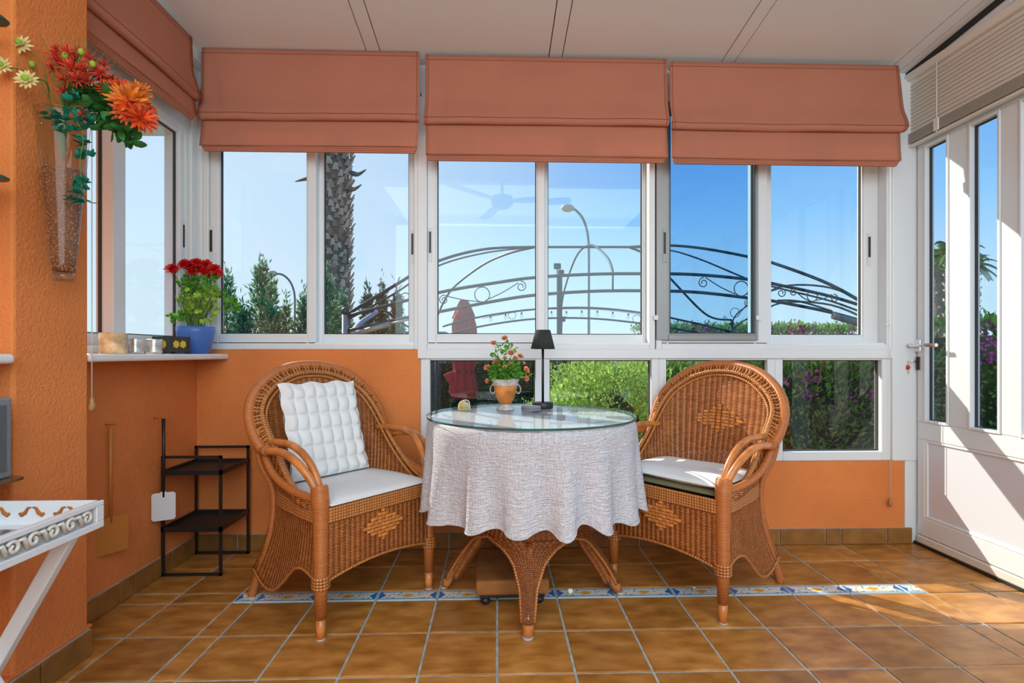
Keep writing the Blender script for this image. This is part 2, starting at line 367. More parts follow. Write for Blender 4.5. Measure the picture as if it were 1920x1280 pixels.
# floor: grout bed, and every tile an object of its own
f = MB().box(-1.95, 2.6, -2.3, 2.9, -.08, -.004); floor = struct(build(f, 'floor', 'grout'))
xl = [-1.804, -1.558, -1.312, -1.066, -.982]+[-.982+.246*i for i in range(1, 12)]+[1.808, 2.054, 2.30]
yl = [2.664, 2.418, 2.172, 2.086, 1.84, 1.594, 1.348, 1.102, .856]
cache = {}
def tile_mesh(wx, wy, m, uvx=None):
    key = (round(wx, 4), round(wy, 4), m, uvx)
    if key in cache: return cache[key]
    g = .0046; q = MB(); hx, hy = wx/2-g, wy/2-g; b = .0022; v = []
    for (ex, z) in ((0, -.006), (0, -b*.8), (b, 0)): v += [(-hx+ex, -hy+ex, z), (hx-ex, -hy+ex, z), (hx-ex, hy-ex, z), (-hx+ex, hy-ex, z)]
    q.v = v
    for l in range(2):
        for i in range(4): j = (i+1) % 4; q.face([l*4+i, l*4+j, l*4+4+j, l*4+4+i], [(0, 0)]*4)
    u0, u1 = uvx or (0, 1); q.face([8, 9, 10, 11], [(u0, 0), (u1, 0), (u1, 1), (u0, 1)])
    me = bpy.data.meshes.new('tile'); me.from_pydata(q.v, [], q.f); me.materials.append(M[m])
    ul = me.uv_layers.new(name='UVMap'); buf = []
    for u in q.uv:
        for c in u: buf += list(c)
    ul.data.foreach_set('uv', buf); cache[key] = me; return me
def put_tile(x0, x1, y0, y1, m='tile', name='tile', uvx=None):
    o = bpy.data.objects.new(name, tile_mesh(x1-x0, y1-y0, m, uvx)); C.objects.link(o); o.parent = floor
    o.location = (Vector(((x0+x1)/2, (y0+y1)/2, random.uniform(-.0008, .0006)))-floor.location)
for j in range(len(yl)-1):
    y1, y0 = yl[j], yl[j+1]
    for i in range(len(xl)-1):
        x0, x1 = xl[i], xl[i+1]
        if x0 < -1.6 and y0 > 1.3: continue
        if x1 < XL+.02: continue
        dec = abs(y0-2.086) < .001 and -1.07 < x0 < 1.73
        if dec:
            short = x1-x0 < .1
            put_tile(x0, x1, y0, y1, 'decor', 'border_tile', (.0, .36) if short else None)
        else: put_tile(x0, x1, y0, y1)
put_tile(1.724, 1.808, 2.086, 2.172, 'decor', 'border_tile', (.1, .4)) if False else None
struct_slab = build(MB().box(-1.9, 2.35, -2.2, .85, -.004, 0), 'floor', 'tile'); struct(struct_slab)
# walls
def wbox(wall, name, boxes, m, bevel=0, parent=None):
    q = MB()
    for b in boxes: q.box(*b)
    q.xf(FR[wall]); return build(q, name, m, parent, world=True, bevel=bevel)
xm = Xb(788); xe = Xb(1695)
struct(wbox('back', 'wall_back', [(XL-.2, xm, -.14, 0, 0, 1.022), (xm, xe, -.14, 0, 0, .435)], 'orange'))
struct(wbox('left', 'wall_left', [(1.74, 2.78, -.2, 0, 0, .985)], 'orange', .003))
struct(build(MB().box(-1.95, XC, 1.48, 1.745, 0, 2.72), 'wall_column', 'orange', bevel=.008))
struct(build(MB().box(-1.95, -1.47, -2.3, 1.48, 0, 3.1), 'wall_niche', 'orange'))
struct(build(MB().box(-1.95, XL-.0, 1.745, 2.78, 2.16, 2.75), 'wall_left_header', 'white'))
struct(wbox('back', 'wall_back_header', [(XL-.2, 2.4, -.14, -.01, 2.345, 2.62)], 'white'))
struct(wbox('right', 'wall_right_header', [(-2.3, 2.78, -.12, .0, 2.17, 3.2)], 'white'))
struct(build(MB().box(-1.95, 2.4, -2.4, -2.28, 0, 3.1), 'wall_rear', mat('rear_white', (.72, .71, .68), .8)))
# right wall behind the camera: dwarf wall and glazing
struct(wbox('right', 'wall_right', [(-2.3, 1.58, -.12, 0, 0, .45)], 'orange'))
w5 = sempty('window_8', (XR, 0, .45))
q = MB()
for a in (-2.28, -1.4, -.5, .35, 1.2): q.box(a, a+.07, -.06, .0, .45, 2.17)
q.box(-2.28, 1.58, -.06, 0, .45, .52); q.box(-2.28, 1.58, -.06, 0, 1.0, 1.08); q.box(-2.28, 1.58, -.06, 0, 2.09, 2.17)
build(q.xf(FR['right']), 'window_frame', 'white', w5, world=True)
build(MB().box(-2.28, 1.58, -.035, -.03, .5, 2.1).xf(FR['right']), 'pane', 'glass', w5, world=True)
M['tile_shaded'] = mat('shaded_terracotta', (.27, .125, .028), .5, noise=.25, nscale=12)  # darkened terracotta: the shade on the baseboard is put into its colour
# baseboards, tile by tile
def base(wall, name, a0, a1, joints, d=0, h=.083):
    s = wbox(wall, name, [(a0, a1, d, d+.008, 0, h)], 'grout'); struct(s)
    js = [a0]+[j for j in joints if a0+.02 < j < a1-.02]+[a1]
    for p, r in zip(js, js[1:]):
        wbox(wall, 'baseboard_tile', [(p+.003, r-.003, d+.008, d+.016, .002, h)], 'tile_shaded', .002, s)
base('back', 'baseboard_back', XL, 2.19, [x+.0 for x in xl])
base('left', 'baseboard_left', 1.745, YB, [1.84, 2.086, 2.172, 2.418])
base('left', 'baseboard_column', .9, 1.745, [1.10, 1.348, 1.55], d=XC-XL)
struct(build(MB().box(-1.9, XC+.002, 1.46, 1.76, .083, .095), 'trim_1', 'orange', bevel=.003))
# ceiling: sloping panels and narrow joint strips
cl = sempty('ceiling', (0, 0, 2.5))
def slope(p): return (p.x, p.y, p.z+ceil_z(p.y))
struct(build(MB().box(-2.0, 2.5, -2.4, 2.8, .045, .09).xf(slope), 'ceiling', 'darkgap'))
jx = [-1.51, -.61, .297, 1.185, 2.09]; edges = [-2.0]+jx+[2.6]
for k, x in enumerate(jx):
    build(MB().box(x-.031, x+.031, -2.3, 2.72, -.002, .046).xf(slope), 'ceiling_strip', 'ceil', cl, world=True)
for a, b in zip(edges, edges[1:]):
    build(MB().box(a+.036, b-.036, -2.3, 2.72, 0, .046).xf(slope), 'ceiling_panel', 'ceil', cl, world=True)
struct(build(MB().box(XL, XL+.05, 1.0, 2.72, -.05, .002).xf(slope), 'trim_2', 'white', bevel=.006))
struct(build(MB().box(XR-.05, XR, -2.2, 2.72, -.06, .002).xf(slope), 'trim_3', 'white', bevel=.006))
struct(build(MB().box(XR-.058, XR-.05, -2.2, 2.72, -.03, .002).xf(slope), 'trim_4', 'black'))
struct(build(MB().box(XR-.028, XR-.0, -2.2, 2.66, 2.44, 2.47), 'trim_5', 'white', bevel=.004))
# marble sills
struct(build(MB().box(XL-.02, XC, 1.75, YB-.0, .972, 1.0), 'trim_6', 'marble', bevel=.008))
# ------------------------------------------------------------------ windows of the back wall
def ring(a0, a1, z0, z1, wl, wr, wb, wt, d0, d1):
    q = MB(); q.box(a0, a0+wl, d0, d1, z0, z1); q.box(a1-wr, a1, d0, d1, z0, z1)
    q.box(a0+wl, a1-wr, d0, d1, z0, z0+wb); q.box(a0+wl, a1-wr, d0, d1, z1-wt, z1); return q
def sash(wall, par, a0, a1, z0, z1, wl, wr, wb, wt, d0, d1, m='white', latch=None, glass='glass', name='sash'):
    s = build(ring(a0, a1, z0, z1, wl, wr, wb, wt, d0, d1).xf(FR[wall]), name, m, par, world=True, bevel=.004)
    # glazing bead, raised inside edge
    bd = .006
    build(ring(a0+wl, a1-wr, z0+wb, z1-wt, bd, bd, bd, bd, d0+.004, d1-.006).xf(FR[wall]), 'glazing_bead', m, s, world=True)
    dm = (d0+d1)/2
    build(ring(a0+wl+bd, a1-wr-bd, z0+wb+bd, z1-wt-bd, .0045, .0045, .0045, .0045, dm-.006, dm+.006).xf(FR[wall]), 'seal', 'darkgap', s, world=True)
    build(MB().box(a0+wl, a1-wr, dm-.002, dm+.002, z0+wb, z1-wt).xf(FR[wall]), 'pane' if glass != 'screen' else 'insect_mesh', glass, s, world=True)
    if latch:
        a, z = latch
        l = build(MB().box(a-.010, a+.010, d1-.001, d1+.003, z-.10, z+.075).xf(FR[wall]), 'latch', 'white2' if m == 'white' else m, s, world=True, bevel=.002)
        build(MB().box(a-.0055, a+.0055, d1+.001, d1+.0055, z-.055, z+.055).xf(FR[wall]), 'latch_slot', 'black', s, world=True)
    return s
ZT = 2.345
def back_window(n, u0, u1, panes, latches, z0=1.022, zb=1.096):
    w_ = sempty('window_%d' % n, (Xb((u0+u1)/2), YB, z0))
    a0, a1 = Xb(u0), Xb(u1)
    fz = .028
    build(ring(a0, a1, z0, ZT, .030, .030, fz, .04, -.11, .004).xf(FR['back']), 'window_frame', 'white', w_, world=True, bevel=.004)
    build(MB().box(a0+.02, a1-.02, -.10, -.012, z0+.02, z0+.036).xf(FR['back']), 'track', 'white', w_, world=True)
    (p0, p1), (p2, p3) = panes
    s0, s1 = a0+.030, a1-.030
    b = zb-(z0+fz)
    A = sash('back', w_, s0, (Xb(p1)+Xb(p2))/2+.012, z0+fz, ZT-.035, Xb(p0)-s0, (Xb(p2)-Xb(p1))/2+.012, b, .04, -.055, -.012, latch=(Xb(latches[0]), 1.575) if latches[0] else None)
    B = sash('back', w_, Xb(p1)+.004, s1, z0+fz, ZT-.035, Xb(p2)-Xb(p1)-.004, s1-Xb(p3), b, .04, -.102, -.058, latch=None)
    if latches[1]:
        a = Xb(latches[1])
        build(MB().box(a-.010, a+.010, -.0585, -.054, 1.475, 1.65).xf(FR['back']), 'latch', 'white2', B, world=True)
        build(MB().box(a-.0055, a+.0055, -.0545, -.051, 1.52, 1.63).xf(FR['back']), 'latch_slot', 'black', B, world=True)
    return w_
back_window(1, 380, 788, ((407, 575), (597, 765)), (394, 770))
back_window(2, 790, 1228, ((817, 1008), (1027, 1213)), (806, None))
w3 = back_window(3, 1230, 1672, ((1253, 1418), (1456, 1634)), (None, 1644))
# insect screen in its own grey frame, with two white clips
scr = sash('back', w3, Xb(1230), Xb(1421), 1.07, ZT-.03, Xb(1253)-Xb(1230), .012, .03, .03, -.011, .008, m='alu', glass='screen', name='screen_frame', latch=(Xb(1245), 1.575))
for u in (1229, 1421): build(MB().box(Xb(u)-.014, Xb(u)+.010, .004, .018, 1.175, 1.20).xf(FR['back']), 'clip', 'white', w3, world=True, bevel=.003)
# corner posts and the long rail
struct(wbox('back', 'trim_7', [(XL, Xb(381), -.1, .012, 1.0, 2.32), ], 'white', .006))
struct(wbox('back', 'trim_8', [(Xb(1672), XR, -.12, .006, .435, 2.45), (Xb(1697), XR, -.12, .0, 0, .436)], 'white', .005))
struct(wbox('back', 'trim_9', [(Xb(783), Xb(801), -.12, .010, .975, 2.32)], 'white', .005))
struct(wbox('back', 'trim_10', [(Xb(788), Xb(1672), -.12, .008, .975, 1.024)], 'white', .004))
# lower windows
lw = [(806, 1004), (1031, 1222), (1250, 1440), (1469, 1655)]
ed = [788, 1017, 1236, 1455, 1672]
for k, (p0, p1) in enumerate(lw):
    w_ = sempty('window_%d' % (4+k), (Xb((p0+p1)/2), YB, .435))
    a0, a1 = Xb(ed[k]), Xb(ed[k+1])
    s = build(ring(a0, a1, .435, .978, Xb(p0)-a0, a1-Xb(p1), .048, .012, -.062, -.004).xf(FR['back']), 'window_frame', 'white', w_, world=True, bevel=.005)
    build(ring(Xb(p0), Xb(p1), .483, .966, .005, .005, .005, .005, -.05, -.034).xf(FR['back']), 'glazing_bead', 'darkgap', w_, world=True)
    build(MB().box(Xb(p0), Xb(p1), -.045, -.041, .483, .966).xf(FR['back']), 'pane', 'glass', w_, world=True)
# ------------------------------------------------------------------ left window above the sill
wl_ = sempty('window_9', (XL, 2.1, 1.0))
build(ring(1.5, 2.60, 1.0, 2.16, .06, .045, .03, .06, -.11, -.004).xf(FR['left']), 'window_frame', 'white', wl_, world=True, bevel=.004)
sash('left', wl_, 1.5, 2.155, 1.03, 2.12, .05, .035, .045, .045, -.102, -.06)
sash('left', wl_, 2.09, 2.575, 1.03, 2.12, .07, .055, .045, .045, -.055, -.012, latch=(2.545, 1.575))
struct(wbox('left', 'trim_11', [(2.58, YB, -.1, .010, 1.0, 2.32)], 'white', .005))
# ------------------------------------------------------------------ door in the right wall
d = sempty('door_1', (XR, 2.1, 0))
DY0, DY1 = 1.66, 2.625; D0, D1 = -.03, .016; DB, DT = .055, 2.125
ps = [(Yr(1883), Yr(1824)), (Yr(1785), Yr(1738)), (1.79, Yr(1918))]
ps = [(Yr(1785), Yr(1739)), (Yr(1883), Yr(1823)), (1.76, Yr(1919))]
zg0, zg1 = .645, 2.075
leaf = MB()
leaf.box(DY0, DY1, D0, D1, zg1, DT); leaf.box(DY0, DY1, D0, D1, .555, zg0); leaf.box(DY0, DY1, D0, D1, DB, .15)
for (za, zb_) in ((.15, .555), (zg0, zg1)): leaf.box(ps[0][1], DY1, D0, D1, za, zb_); leaf.box(DY0, ps[2][0], D0, D1, za, zb_)
leaf.box(ps[1][1], ps[0][0], D0, D1, zg0, zg1); leaf.box(ps[2][1], ps[1][0], D0, D1, zg0, zg1)
build(leaf.xf(FR['right']), 'door_frame', 'white', d, world=True, bevel=.004)
build(MB().box(ps[2][0], ps[0][1], D0+.01, D1-.010, .14, .56).xf(FR['right']), 'door_panel', 'white2', d, world=True)
build(ring(ps[2][0], ps[0][1], .15, .555, .014, .014, .014, .014, D0+.01, D1-.002).xf(FR['right']), 'panel_bead', 'white', d, world=True, bevel=.004)
for (a, b) in ps:
    build(ring(a, b, zg0, zg1, .012, .012, .014, .014, D0+.004, D1+.006).xf(FR['right']), 'glazing_bead', 'white', d, world=True, bevel=.003)
    build(ring(a+.012, b-.012, zg0+.014, zg1-.014, .003, .003, .003, .003, -.014, .000).xf(FR['right']), 'seal', 'darkgap', d, world=True)
    build(MB().box(a, b, -.010, -.006, zg0, zg1).xf(FR['right']), 'pane', 'glass', d, world=True)
build(MB().box(1.30, DY1, -.02, .022, .012, .052).xf(FR['right']), 'weather_bar', 'cream', d, world=True, bevel=.006)
build(MB().box(1.30, DY1+.01, -.02, .028, 0, .014).xf(FR['right']), 'brush_seal', 'black', d, world=True)
# door casing
struct(wbox('right', 'trim_12', [(DY1+.006, YB, -.08, .004, 0, 2.2), (1.2, YB, -.08, .006, DT+.006, 2.20), (1.58, DY0-.004, -.08, .006, 0, 2.2)], 'white', .004))
# lever handle, lock plate, key
hy = Yr(1725)
h = build(MB().box(hy-.028, hy+.010, D1, D1+.009, 1.01, 1.075).xf(FR['right']), 'handle_plate', 'chrome', d, world=True, bevel=.004)
build(MB().tube([FR['right'](Vector(p)) for p in ((hy-.004, D1, 1.044), (hy-.004, D1+.035, 1.044), (hy-.006, D1+.047, 1.044), (hy-.02, D1+.05, 1.044), (hy-.175, D1+.05, 1.043))], .009, 10), 'door_handle', 'chrome', d, world=True)
build(MB().box(hy-.020, hy-.001, D1, D1+.008, .915, .985).xf(FR['right']), 'lock_plate', 'black', d, world=True, bevel=.004)
kk = thing('key', 'small metal key with a red plastic tag hanging from the door lock', 'key', FR['right'](Vector((hy-.01, D1+.012, .955))))
build(MB().tube([FR['right'](Vector(p)) for p in ((hy-.01, D1+.008, .960), (hy-.008, D1+.045, .960))], .003, 6), 'key_shaft', 'chrome', kk, world=True)
cpos = Vector(FR['right'](Vector((hy-.0, D1+.047, .952))))
build(MB().tube([cpos+Vector((0, .010*math.cos(a), .010*math.sin(a))) for a in [i*PI/6 for i in range(12)]], .0015, 5, closed=True), 'key_ring', 'chrome', kk, world=True)
build(MB().ball(cpos+Vector((-.002, .002, -.024)), .017, sc=(.35, 1, .75)), 'key_tag', mat('red_plastic', (.62, .03, .015), .35), kk, world=True)
build(MB().box(cpos.x-.002, cpos.x+.001, cpos.y-.004, cpos.y+.004, cpos.z-.058, cpos.z-.034), 'spare_key', 'chrome', kk, world=True)
# ------------------------------------------------------------------ slatted blind above the door
vb = thing('slatted_blind', 'cream horizontal slat blind half raised above the white glazed door', 'blind', (XR-.05, 2.1, 2.13))
B0, B1 = 1.30, Yr(1718)
build(MB().box(B0, B1, .02, .065, 2.435, 2.475).xf(FR['right']), 'headrail', 'cream', vb, world=True, bevel=.004)
def slat_mesh():
    q = MB(); L = B1-B0-.01
    q.grid(lambda u, v: (.012*math.cos(1.15)*(2*v-1)*.6, (u-.5)*L, .0135*(2*v-1)+.0*u), 1, 4)
    q.v = [(p[0]+.003*(1-(p[2]/.0135)**2), p[1], p[2]) for p in q.v]
    me = bpy.data.meshes.new('slat'); me.from_pydata(q.v, [], q.f); me.materials.append(M['cream']); return me
sm = slat_mesh(); base_loc = vb.location
for i in range(13):
    o = bpy.data.objects.new('slat', sm); C.objects.link(o); o.parent = vb
    o.location = Vector((XR-.045, (B0+B1)/2, 2.42-i*.0205))-base_loc
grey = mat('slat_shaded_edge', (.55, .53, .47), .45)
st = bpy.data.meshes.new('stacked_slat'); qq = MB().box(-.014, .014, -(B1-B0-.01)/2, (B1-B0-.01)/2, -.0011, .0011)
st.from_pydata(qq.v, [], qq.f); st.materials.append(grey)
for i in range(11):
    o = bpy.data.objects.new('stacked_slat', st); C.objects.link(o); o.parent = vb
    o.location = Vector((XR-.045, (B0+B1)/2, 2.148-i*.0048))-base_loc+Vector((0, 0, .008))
build(MB().box(B0, B1, .032, .058, 2.085, 2.098).xf(FR['right']), 'bottom_rail', 'cream', vb, world=True, bevel=.003)
for yy in (2.45, 1.8):
    build(MB().tube([(XR-.066, yy, 2.44), (XR-.066, yy, 2.09)], .0022, 6), 'ladder_cord', 'cord', vb, world=True)
build(MB().box(XR-.07, XR-.062, 2.44, 2.465, 2.10, 2.16), 'tape_clip', 'cord', vb, world=True)
# ------------------------------------------------------------------ roman blinds
def blind_mat():
    m = mat('terracotta_fabric', (.62, .265, .175), .85, noise=.05, nscale=3, bump=.25, bscale=900, bdist=.001, spec=.1, trans=.30); return m
M['blind'] = blind_mat()
M['stitch'] = mat('terracotta_stitch', (.34, .09, .04), .9)
def roman(label, wall, a0, a1, d, zt, zr, zb, seed, flareR=0):
    r = random.Random(seed)
    L = a1-a0; c = Vector(FR[wall](Vector(((a0+a1)/2, d, zb))))
    th = thing('roman_blind', label, 'blind', c, group='terracotta roman blinds')
    H = zt-zr; w1, w2, w3 = r.random()*6, r.random()*6, r.random()*6
    def wob(u, s): return .004*math.sin(u*9+w1)*s+.003*math.sin(u*17+w2)*s
    # profile (offset into room, z)
    P = spl([(0, 0, zt), (.004, 0, zt-.1), (.012, 0, zr+.13), (.030, 0, zr+.075), (.046, 0, zr+.03), (.043, 0, zr+.006), (.028, 0, zr-.001), (.016, 0, zr+.008)], 22)
    def f1(u, v):
        p = P[min(22, round(v*22))]; s = min(1, max(0, v*1.3))
        e = flareR*(math.exp(-((1-u)/.03)**2))*math.sin(PI*min(1, v*1.15))
        crease = -.010*math.exp(-((u-.04-.09*v)/.02)**2)*math.sin(PI*min(1, v*1.4)) if v < .72 else 0
        return FR[wall](Vector((a0+u*L+e*.015+.002*math.sin(v*5+w3), d+p.x+wob(u, s)+crease, p.z+.003*math.sin(u*3+w2)*s)))
    build(MB().grid(f1, 48, 22, uvf=lambda u, v: (u, v)), 'blind_fabric', 'blind', th, world=True, solid=.002)
    zz = zr+.012
    P2 = spl([(.014, 0, zz+.03), (.016, 0, zz), (.022, 0, lerp(zz, zb, .5)), (.030, 0, zb+.012), (.029, 0, zb+.008), (.022, 0, zb+.010)], 12)
    build(MB().grid(lambda u, v: FR[wall](Vector((a0+.004+u*(L-.010)+.003*math.sin(v*4+w1), d+P2[round(v*12)].x+wob(u, .7*v), P2[round(v*12)].z+.002*math.sin(u*4+w3)))), 40, 12), 'lower_fold', 'blind', th, world=True, solid=.002)
    for k in range(3):
        z = zb+.004-k*.008
        build(MB().box(a0+.01+.004*k, a1-.012-.004*k, d+.006+.003*(2-k), d+.026-.003*k, z-.005, z+(.016 if k == 0 else .0035)).xf(FR[wall]), 'hem_fold', 'blind', th, world=True, bevel=.002)
    def stitch(pts): build(MB().tube(pts, .0011, 4), 'stitching', 'stitch', th, world=True)
    vv = 13/22
    stitch([Vector(f1(u/30, vv))+(Vector(FR[wall](Vector((0, .0035, 0))))-Vector(FR[wall](Vector((0, 0, 0))))) for u in range(31)])
    off = Vector(FR[wall](Vector((0, .0025, 0))))-Vector(FR[wall](Vector((0, 0, 0))))
    stitch([Vector(f1(u/30, 1/22))+off for u in range(31)])
    for u in (.012, .988): stitch([Vector(f1(u, j/22))+off for j in range(20)])
    build(MB().box(a0+.005, a1-.005, d-.03, d-.002, zt-.03, zt+.0).xf(FR[wall]), 'headrail', 'white', th, world=True)
def Xq(u): return atY(u, 663, 2.545).x
bz = lambda v: 1+(663-v)/F*2.53
roman('leftmost of the three terracotta roman blinds on the back wall, raised above the palm trunk', 'back', Xq(379), Xq(787), YB-2.545, ceil_z(2.54)-.004, bz(233), bz(283), 1)
roman('middle terracotta roman blind on the back wall, above the round table', 'back', Xq(797), Xq(1250), YB-2.545, ceil_z(2.54)-.018, bz(236), bz(296), 2)
roman('rightmost terracotta roman blind on the back wall, next to the glazed door', 'back', Xq(1255), Xq(1684), YB-2.545, ceil_z(2.54)-.030, bz(240), bz(297), 3, flareR=1.6)
roman('terracotta roman blind on the left wall, above the marble sill', 'left', .95, 2.47, .075, 2.50, 2.20, 2.115, 4)
# ------------------------------------------------------------------ furniture
def make_chair(loc, rz, label):
    t = thing('wicker_armchair', label, 'chair', loc, rz, 'wicker armchairs at the round table')
    def mir(K, s): return [(p[0]*s, p[1], p[2]) for p in K]
    RIM = [(-.29, .35, .628), (-.303, .395, .685), (-.300, .44, .76), (-.262, .478, .838), (-.18, .507, .908), (-.09, .522, .940), (0, .526, .949)]
    rim = spl(RIM+mir(RIM[:-1][::-1], -1), 72)
    TOP = [(-.252, .028, .462), (-.264, .12, .488), (-.268, .21, .545), (-.266, .29, .62), (-.268, .36, .695), (-.262, .42, .765), (-.225, .455, .828), (-.15, .485, .884), (-.07, .500, .912), (0, .504, .918)]
    top = spl(TOP+mir(TOP[:-1][::-1], -1), 96)
    BOT = [(-.245, .02, .43), (-.245, .10, .43), (-.24, .18, .43), (-.235, .25, .43), (-.225, .31, .43), (-.21, .355, .43), (-.18, .382, .43), (-.12, .398, .43), (-.06, .405, .43), (0, .406, .43)]
    bot = spl(BOT+mir(BOT[:-1][::-1], -1), 96)
    def panel(u, v):
        i = round(u*96); a, b = bot[i], top[i]; p = a.lerp(b, v)
        bow = .022*math.sin(PI*v); return (p.x*(1+.06*math.sin(PI*v)), p.y+bow*.6, p.z)
    bp = build(MB().grid(panel, 96, 26, uvf=lambda u, v: (u*1.05, (bot[round(u*96)].lerp(top[round(u*96)], v)).z)), 'backrest', 'wicker_back', t, solid=.006)
    # rim: thick wrapped roll, a thinner second roll, a braid on the panel edge, lashings between
    build(MB().tube(rim, .0215, 10), 'rim', 'wrapped', t)
    inner = [r_.lerp(Vector((r_.x*.93, r_.y-.006, r_.z-.020 if abs(r_.x) < .2 else r_.z-.008)), 1)+Vector((0, -.008, 0)) for r_ in rim]
    q = MB(); q.tube([p+Vector((0, -.006, .0)) for p in top], .0095, 8); q.tube([p.lerp(Vector((p.x*.94, p.y-.004, p.z-.018)), 1)+Vector((0, -.004, 0)) for p in top], .006, 7)
    build(q, 'edge_braid', 'braid', t)
    build(MB().grid(lambda u, v: rim[round(u*72)].lerp(min(top[10:87], key=lambda m: (m-rim[round(u*72)]).length), v)+Vector((0, .004, 0)), 72, 3, uvf=lambda u, v: (v*.05, u*1.2)), 'rim_web', 'wrapped', t, solid=.004)
    q = MB()
    for k in range(86):
        u = k/85; i = 3+round(u*66); a = rim[i]
        j = min(range(97), key=lambda m: (top[m]-a).length if abs(top[m].z-a.z) < .2 else 9)
        b = top[j]; m = a.lerp(b, .5)+Vector((0, -.010, 0)); n = Vector((0, -1, .1)).normalized()
        q.tube([a.lerp(b, -.15)+n*.019, m, b.lerp(a, -.05)+n*.012], .0046, 5)
    build(q, 'rim_lashing', 'braid', t)
    # arms: two polished poles a side, a bowed brace under them, wrapped leg tops
    for s in (-1, 1):
        build(MB().tube(spl(mir([(-.29, .34, .622), (-.302, .26, .636), (-.302, .16, .640), (-.290, .075, .608), (-.268, .02, .545), (-.252, .0, .47)], s), 22), .0145, 10), 'arm', 'rattan', t)
        build(MB().tube(spl(mir([(-.262, .38, .655), (-.266, .29, .662), (-.262, .18, .662), (-.256, .09, .628), (-.248, .03, .56), (-.246, .0, .47)], s), 22), .0135, 10), 'arm', 'rattan', t)
        build(MB().tube(spl(mir([(-.275, .375, .665), (-.285, .33, .60), (-.288, .26, .545), (-.280, .16, .507), (-.262, .06, .49), (-.25, .01, .485)], s), 22), .0150, 10), 'arm_brace', 'wrapped', t)
        build(MB().tube(spl(mir([(-.29, .40, .70), (-.29, .35, .63), (-.300, .29, .635)], s), 10), .0195, 10), 'arm_cuff', 'wrapped', t)
        L = build(MB().tube([(s*.25, -.0, .0), (s*.25, -.0, .075)], [.0155, .017], 12), 'leg', 'rattan', t)
        build(MB().tube([(s*.25, 0, .075), (s*.25, 0, .20), (s*.25, 0, .33), (s*.25, 0, .45), (s*.251, 0, .47), (s*.253, .004, .53), (s*.253, .006, .535)], [.0195, .0235, .026, .028, .031, .030, .026], 14), 'leg_wrapping', 'wrapped', L)
        build(MB().lathe([(.0165, 0), (.0165, .006)], (s*.25, 0, 0), 12), 'foot_cap', 'cap', L)
        K = [(s*.288, .425, .70), (s*.262, .425, .56), (s*.222, .400, .44), (s*.222, .43, .25), (s*.247, .505, .05), (s*.252, .522, 0.0)]
        B = build(MB().tube(spl(K, 20), [.013]*12+[.015]*4+[.0185]*5, 10), 'leg', 'wrapped', t)
    # seat deck and woven seat rail
    q = MB(); sp = [(p.x*.985, p.y) for p in bot]; q.poly(sp+[(.245, .0), (-.245, .0)], .425, .435, 'z'); build(q, 'seat', 'wicker', t)
    def ringpts(z, inset=0):
        P = [Vector((-.25+inset, -.012, z)), Vector((.25-inset, -.012, z))]
        return P
    q = MB()
    per = [Vector((x, -.016, 0)) for x in [-.25+.5*i/14 for i in range(15)]]+[Vector((.262, .03, 0))]+[Vector((p.x*1.06, p.y+.006, 0)) for p in bot[::-1][6:-6:4]]+[Vector((-.262, .03, 0))]
    for k in range(5): q.tube([p+Vector((0, 0, .452-k*.0105)) for p in per], .0068, 6, closed=True)
    build(q, 'seat_rail', 'braid', t)
    # flared woven skirt
    def zlow(kind, u):
        if kind == 'front': return .195+.034*math.sin(PI*u)**.8
        if kind == 'side':
            K = [.190, .205, .217, .205, .160, .108, .075, .068, .085, .115]
            return spl([(0, 0, k) for k in K], 90)[min(90, max(0, round(u*90)))].z
        return .10+.11*math.sin(PI*u)**1.5
    q = MB()
    ff = lambda u, v: Vector((-.25+.5*u, -.012-.0*v, lerp(.445, zlow('front', u), v)))
    q.grid(ff, 30, 12, uvf=lambda u, v: (u*.5, ff(u, v).z))
    build(q, 'front_skirt', 'wicker', t, solid=.005)
    rims = [[ff(i/30, 1) for i in range(31)]]
    for s in (-1, 1):
        def fs(u, v, s=s):
            tp = Vector((s*lerp(.252, .212, u**1.5), lerp(.0, .392, u), .445))
            bt = Vector((s*lerp(.252, .253, u), lerp(0, .512, u), zlow('side', u)))
            p = tp.lerp(bt, v); p.x -= s*.012*math.sin(PI*v)*u; p.y -= .018*math.sin(PI*v)*u; return p
        build(MB().grid(fs, 26, 16, uvf=lambda u, v: (u*.5, fs(u, v).z)), 'side_skirt', 'wicker', t, solid=.005)
        rims.append([fs(i/26, 1) for i in range(27)])
    def fb(u, v):
        tp = Vector((lerp(-.212, .212, u), .392+.016*math.sin(PI*u), .445)); bt = Vector((lerp(-.253, .253, u), .512, zlow('back', u)))
        p = tp.lerp(bt, v); p.y -= .018*math.sin(PI*v); return p
    build(MB().grid(fb, 26, 12, uvf=lambda u, v: (u*.5, fb(u, v).z)), 'back_skirt', 'wicker', t, solid=.005)
    rims.append([fb(i/26, 1) for i in range(27)])
    q = MB()
    for r_ in rims: q.tube(r_, .0062, 6)
    for s in (-1, 1):
        for k in range(4): q.tube([Vector((s*.25, 0, .185+k*.011))+Vector((math.cos(a), math.sin(a), 0))*.028 for a in [i*PI/6 for i in range(12)]], .0055, 5, closed=True)
    build(q, 'skirt_braid', 'braid', t)
    # diamonds of flat cane strips, on the front skirt and on the backrest
    def diamond(name, fn, nrm, nx, nz, w, h):
        q = MB()
        for j in range(-nz, nz+1):
            for i in range(-nx, nx+1):
                if abs(i)/(nx+.5)+abs(j)/(nz+.5) > 1.0: continue
                c = fn(i*w, j*h)+nrm*(.006+(.0025 if (i+j) % 2 else 0)); side = nrm.cross(Vector((0, 0, 1))).normalized()
                q.obox(c, side, nrm, (0, 0, 1), w*.46*(1.15 if (i+j) % 2 else .9), .0022, h*.42)
        return build(q, name, 'inlay', t, bevel=.0015)
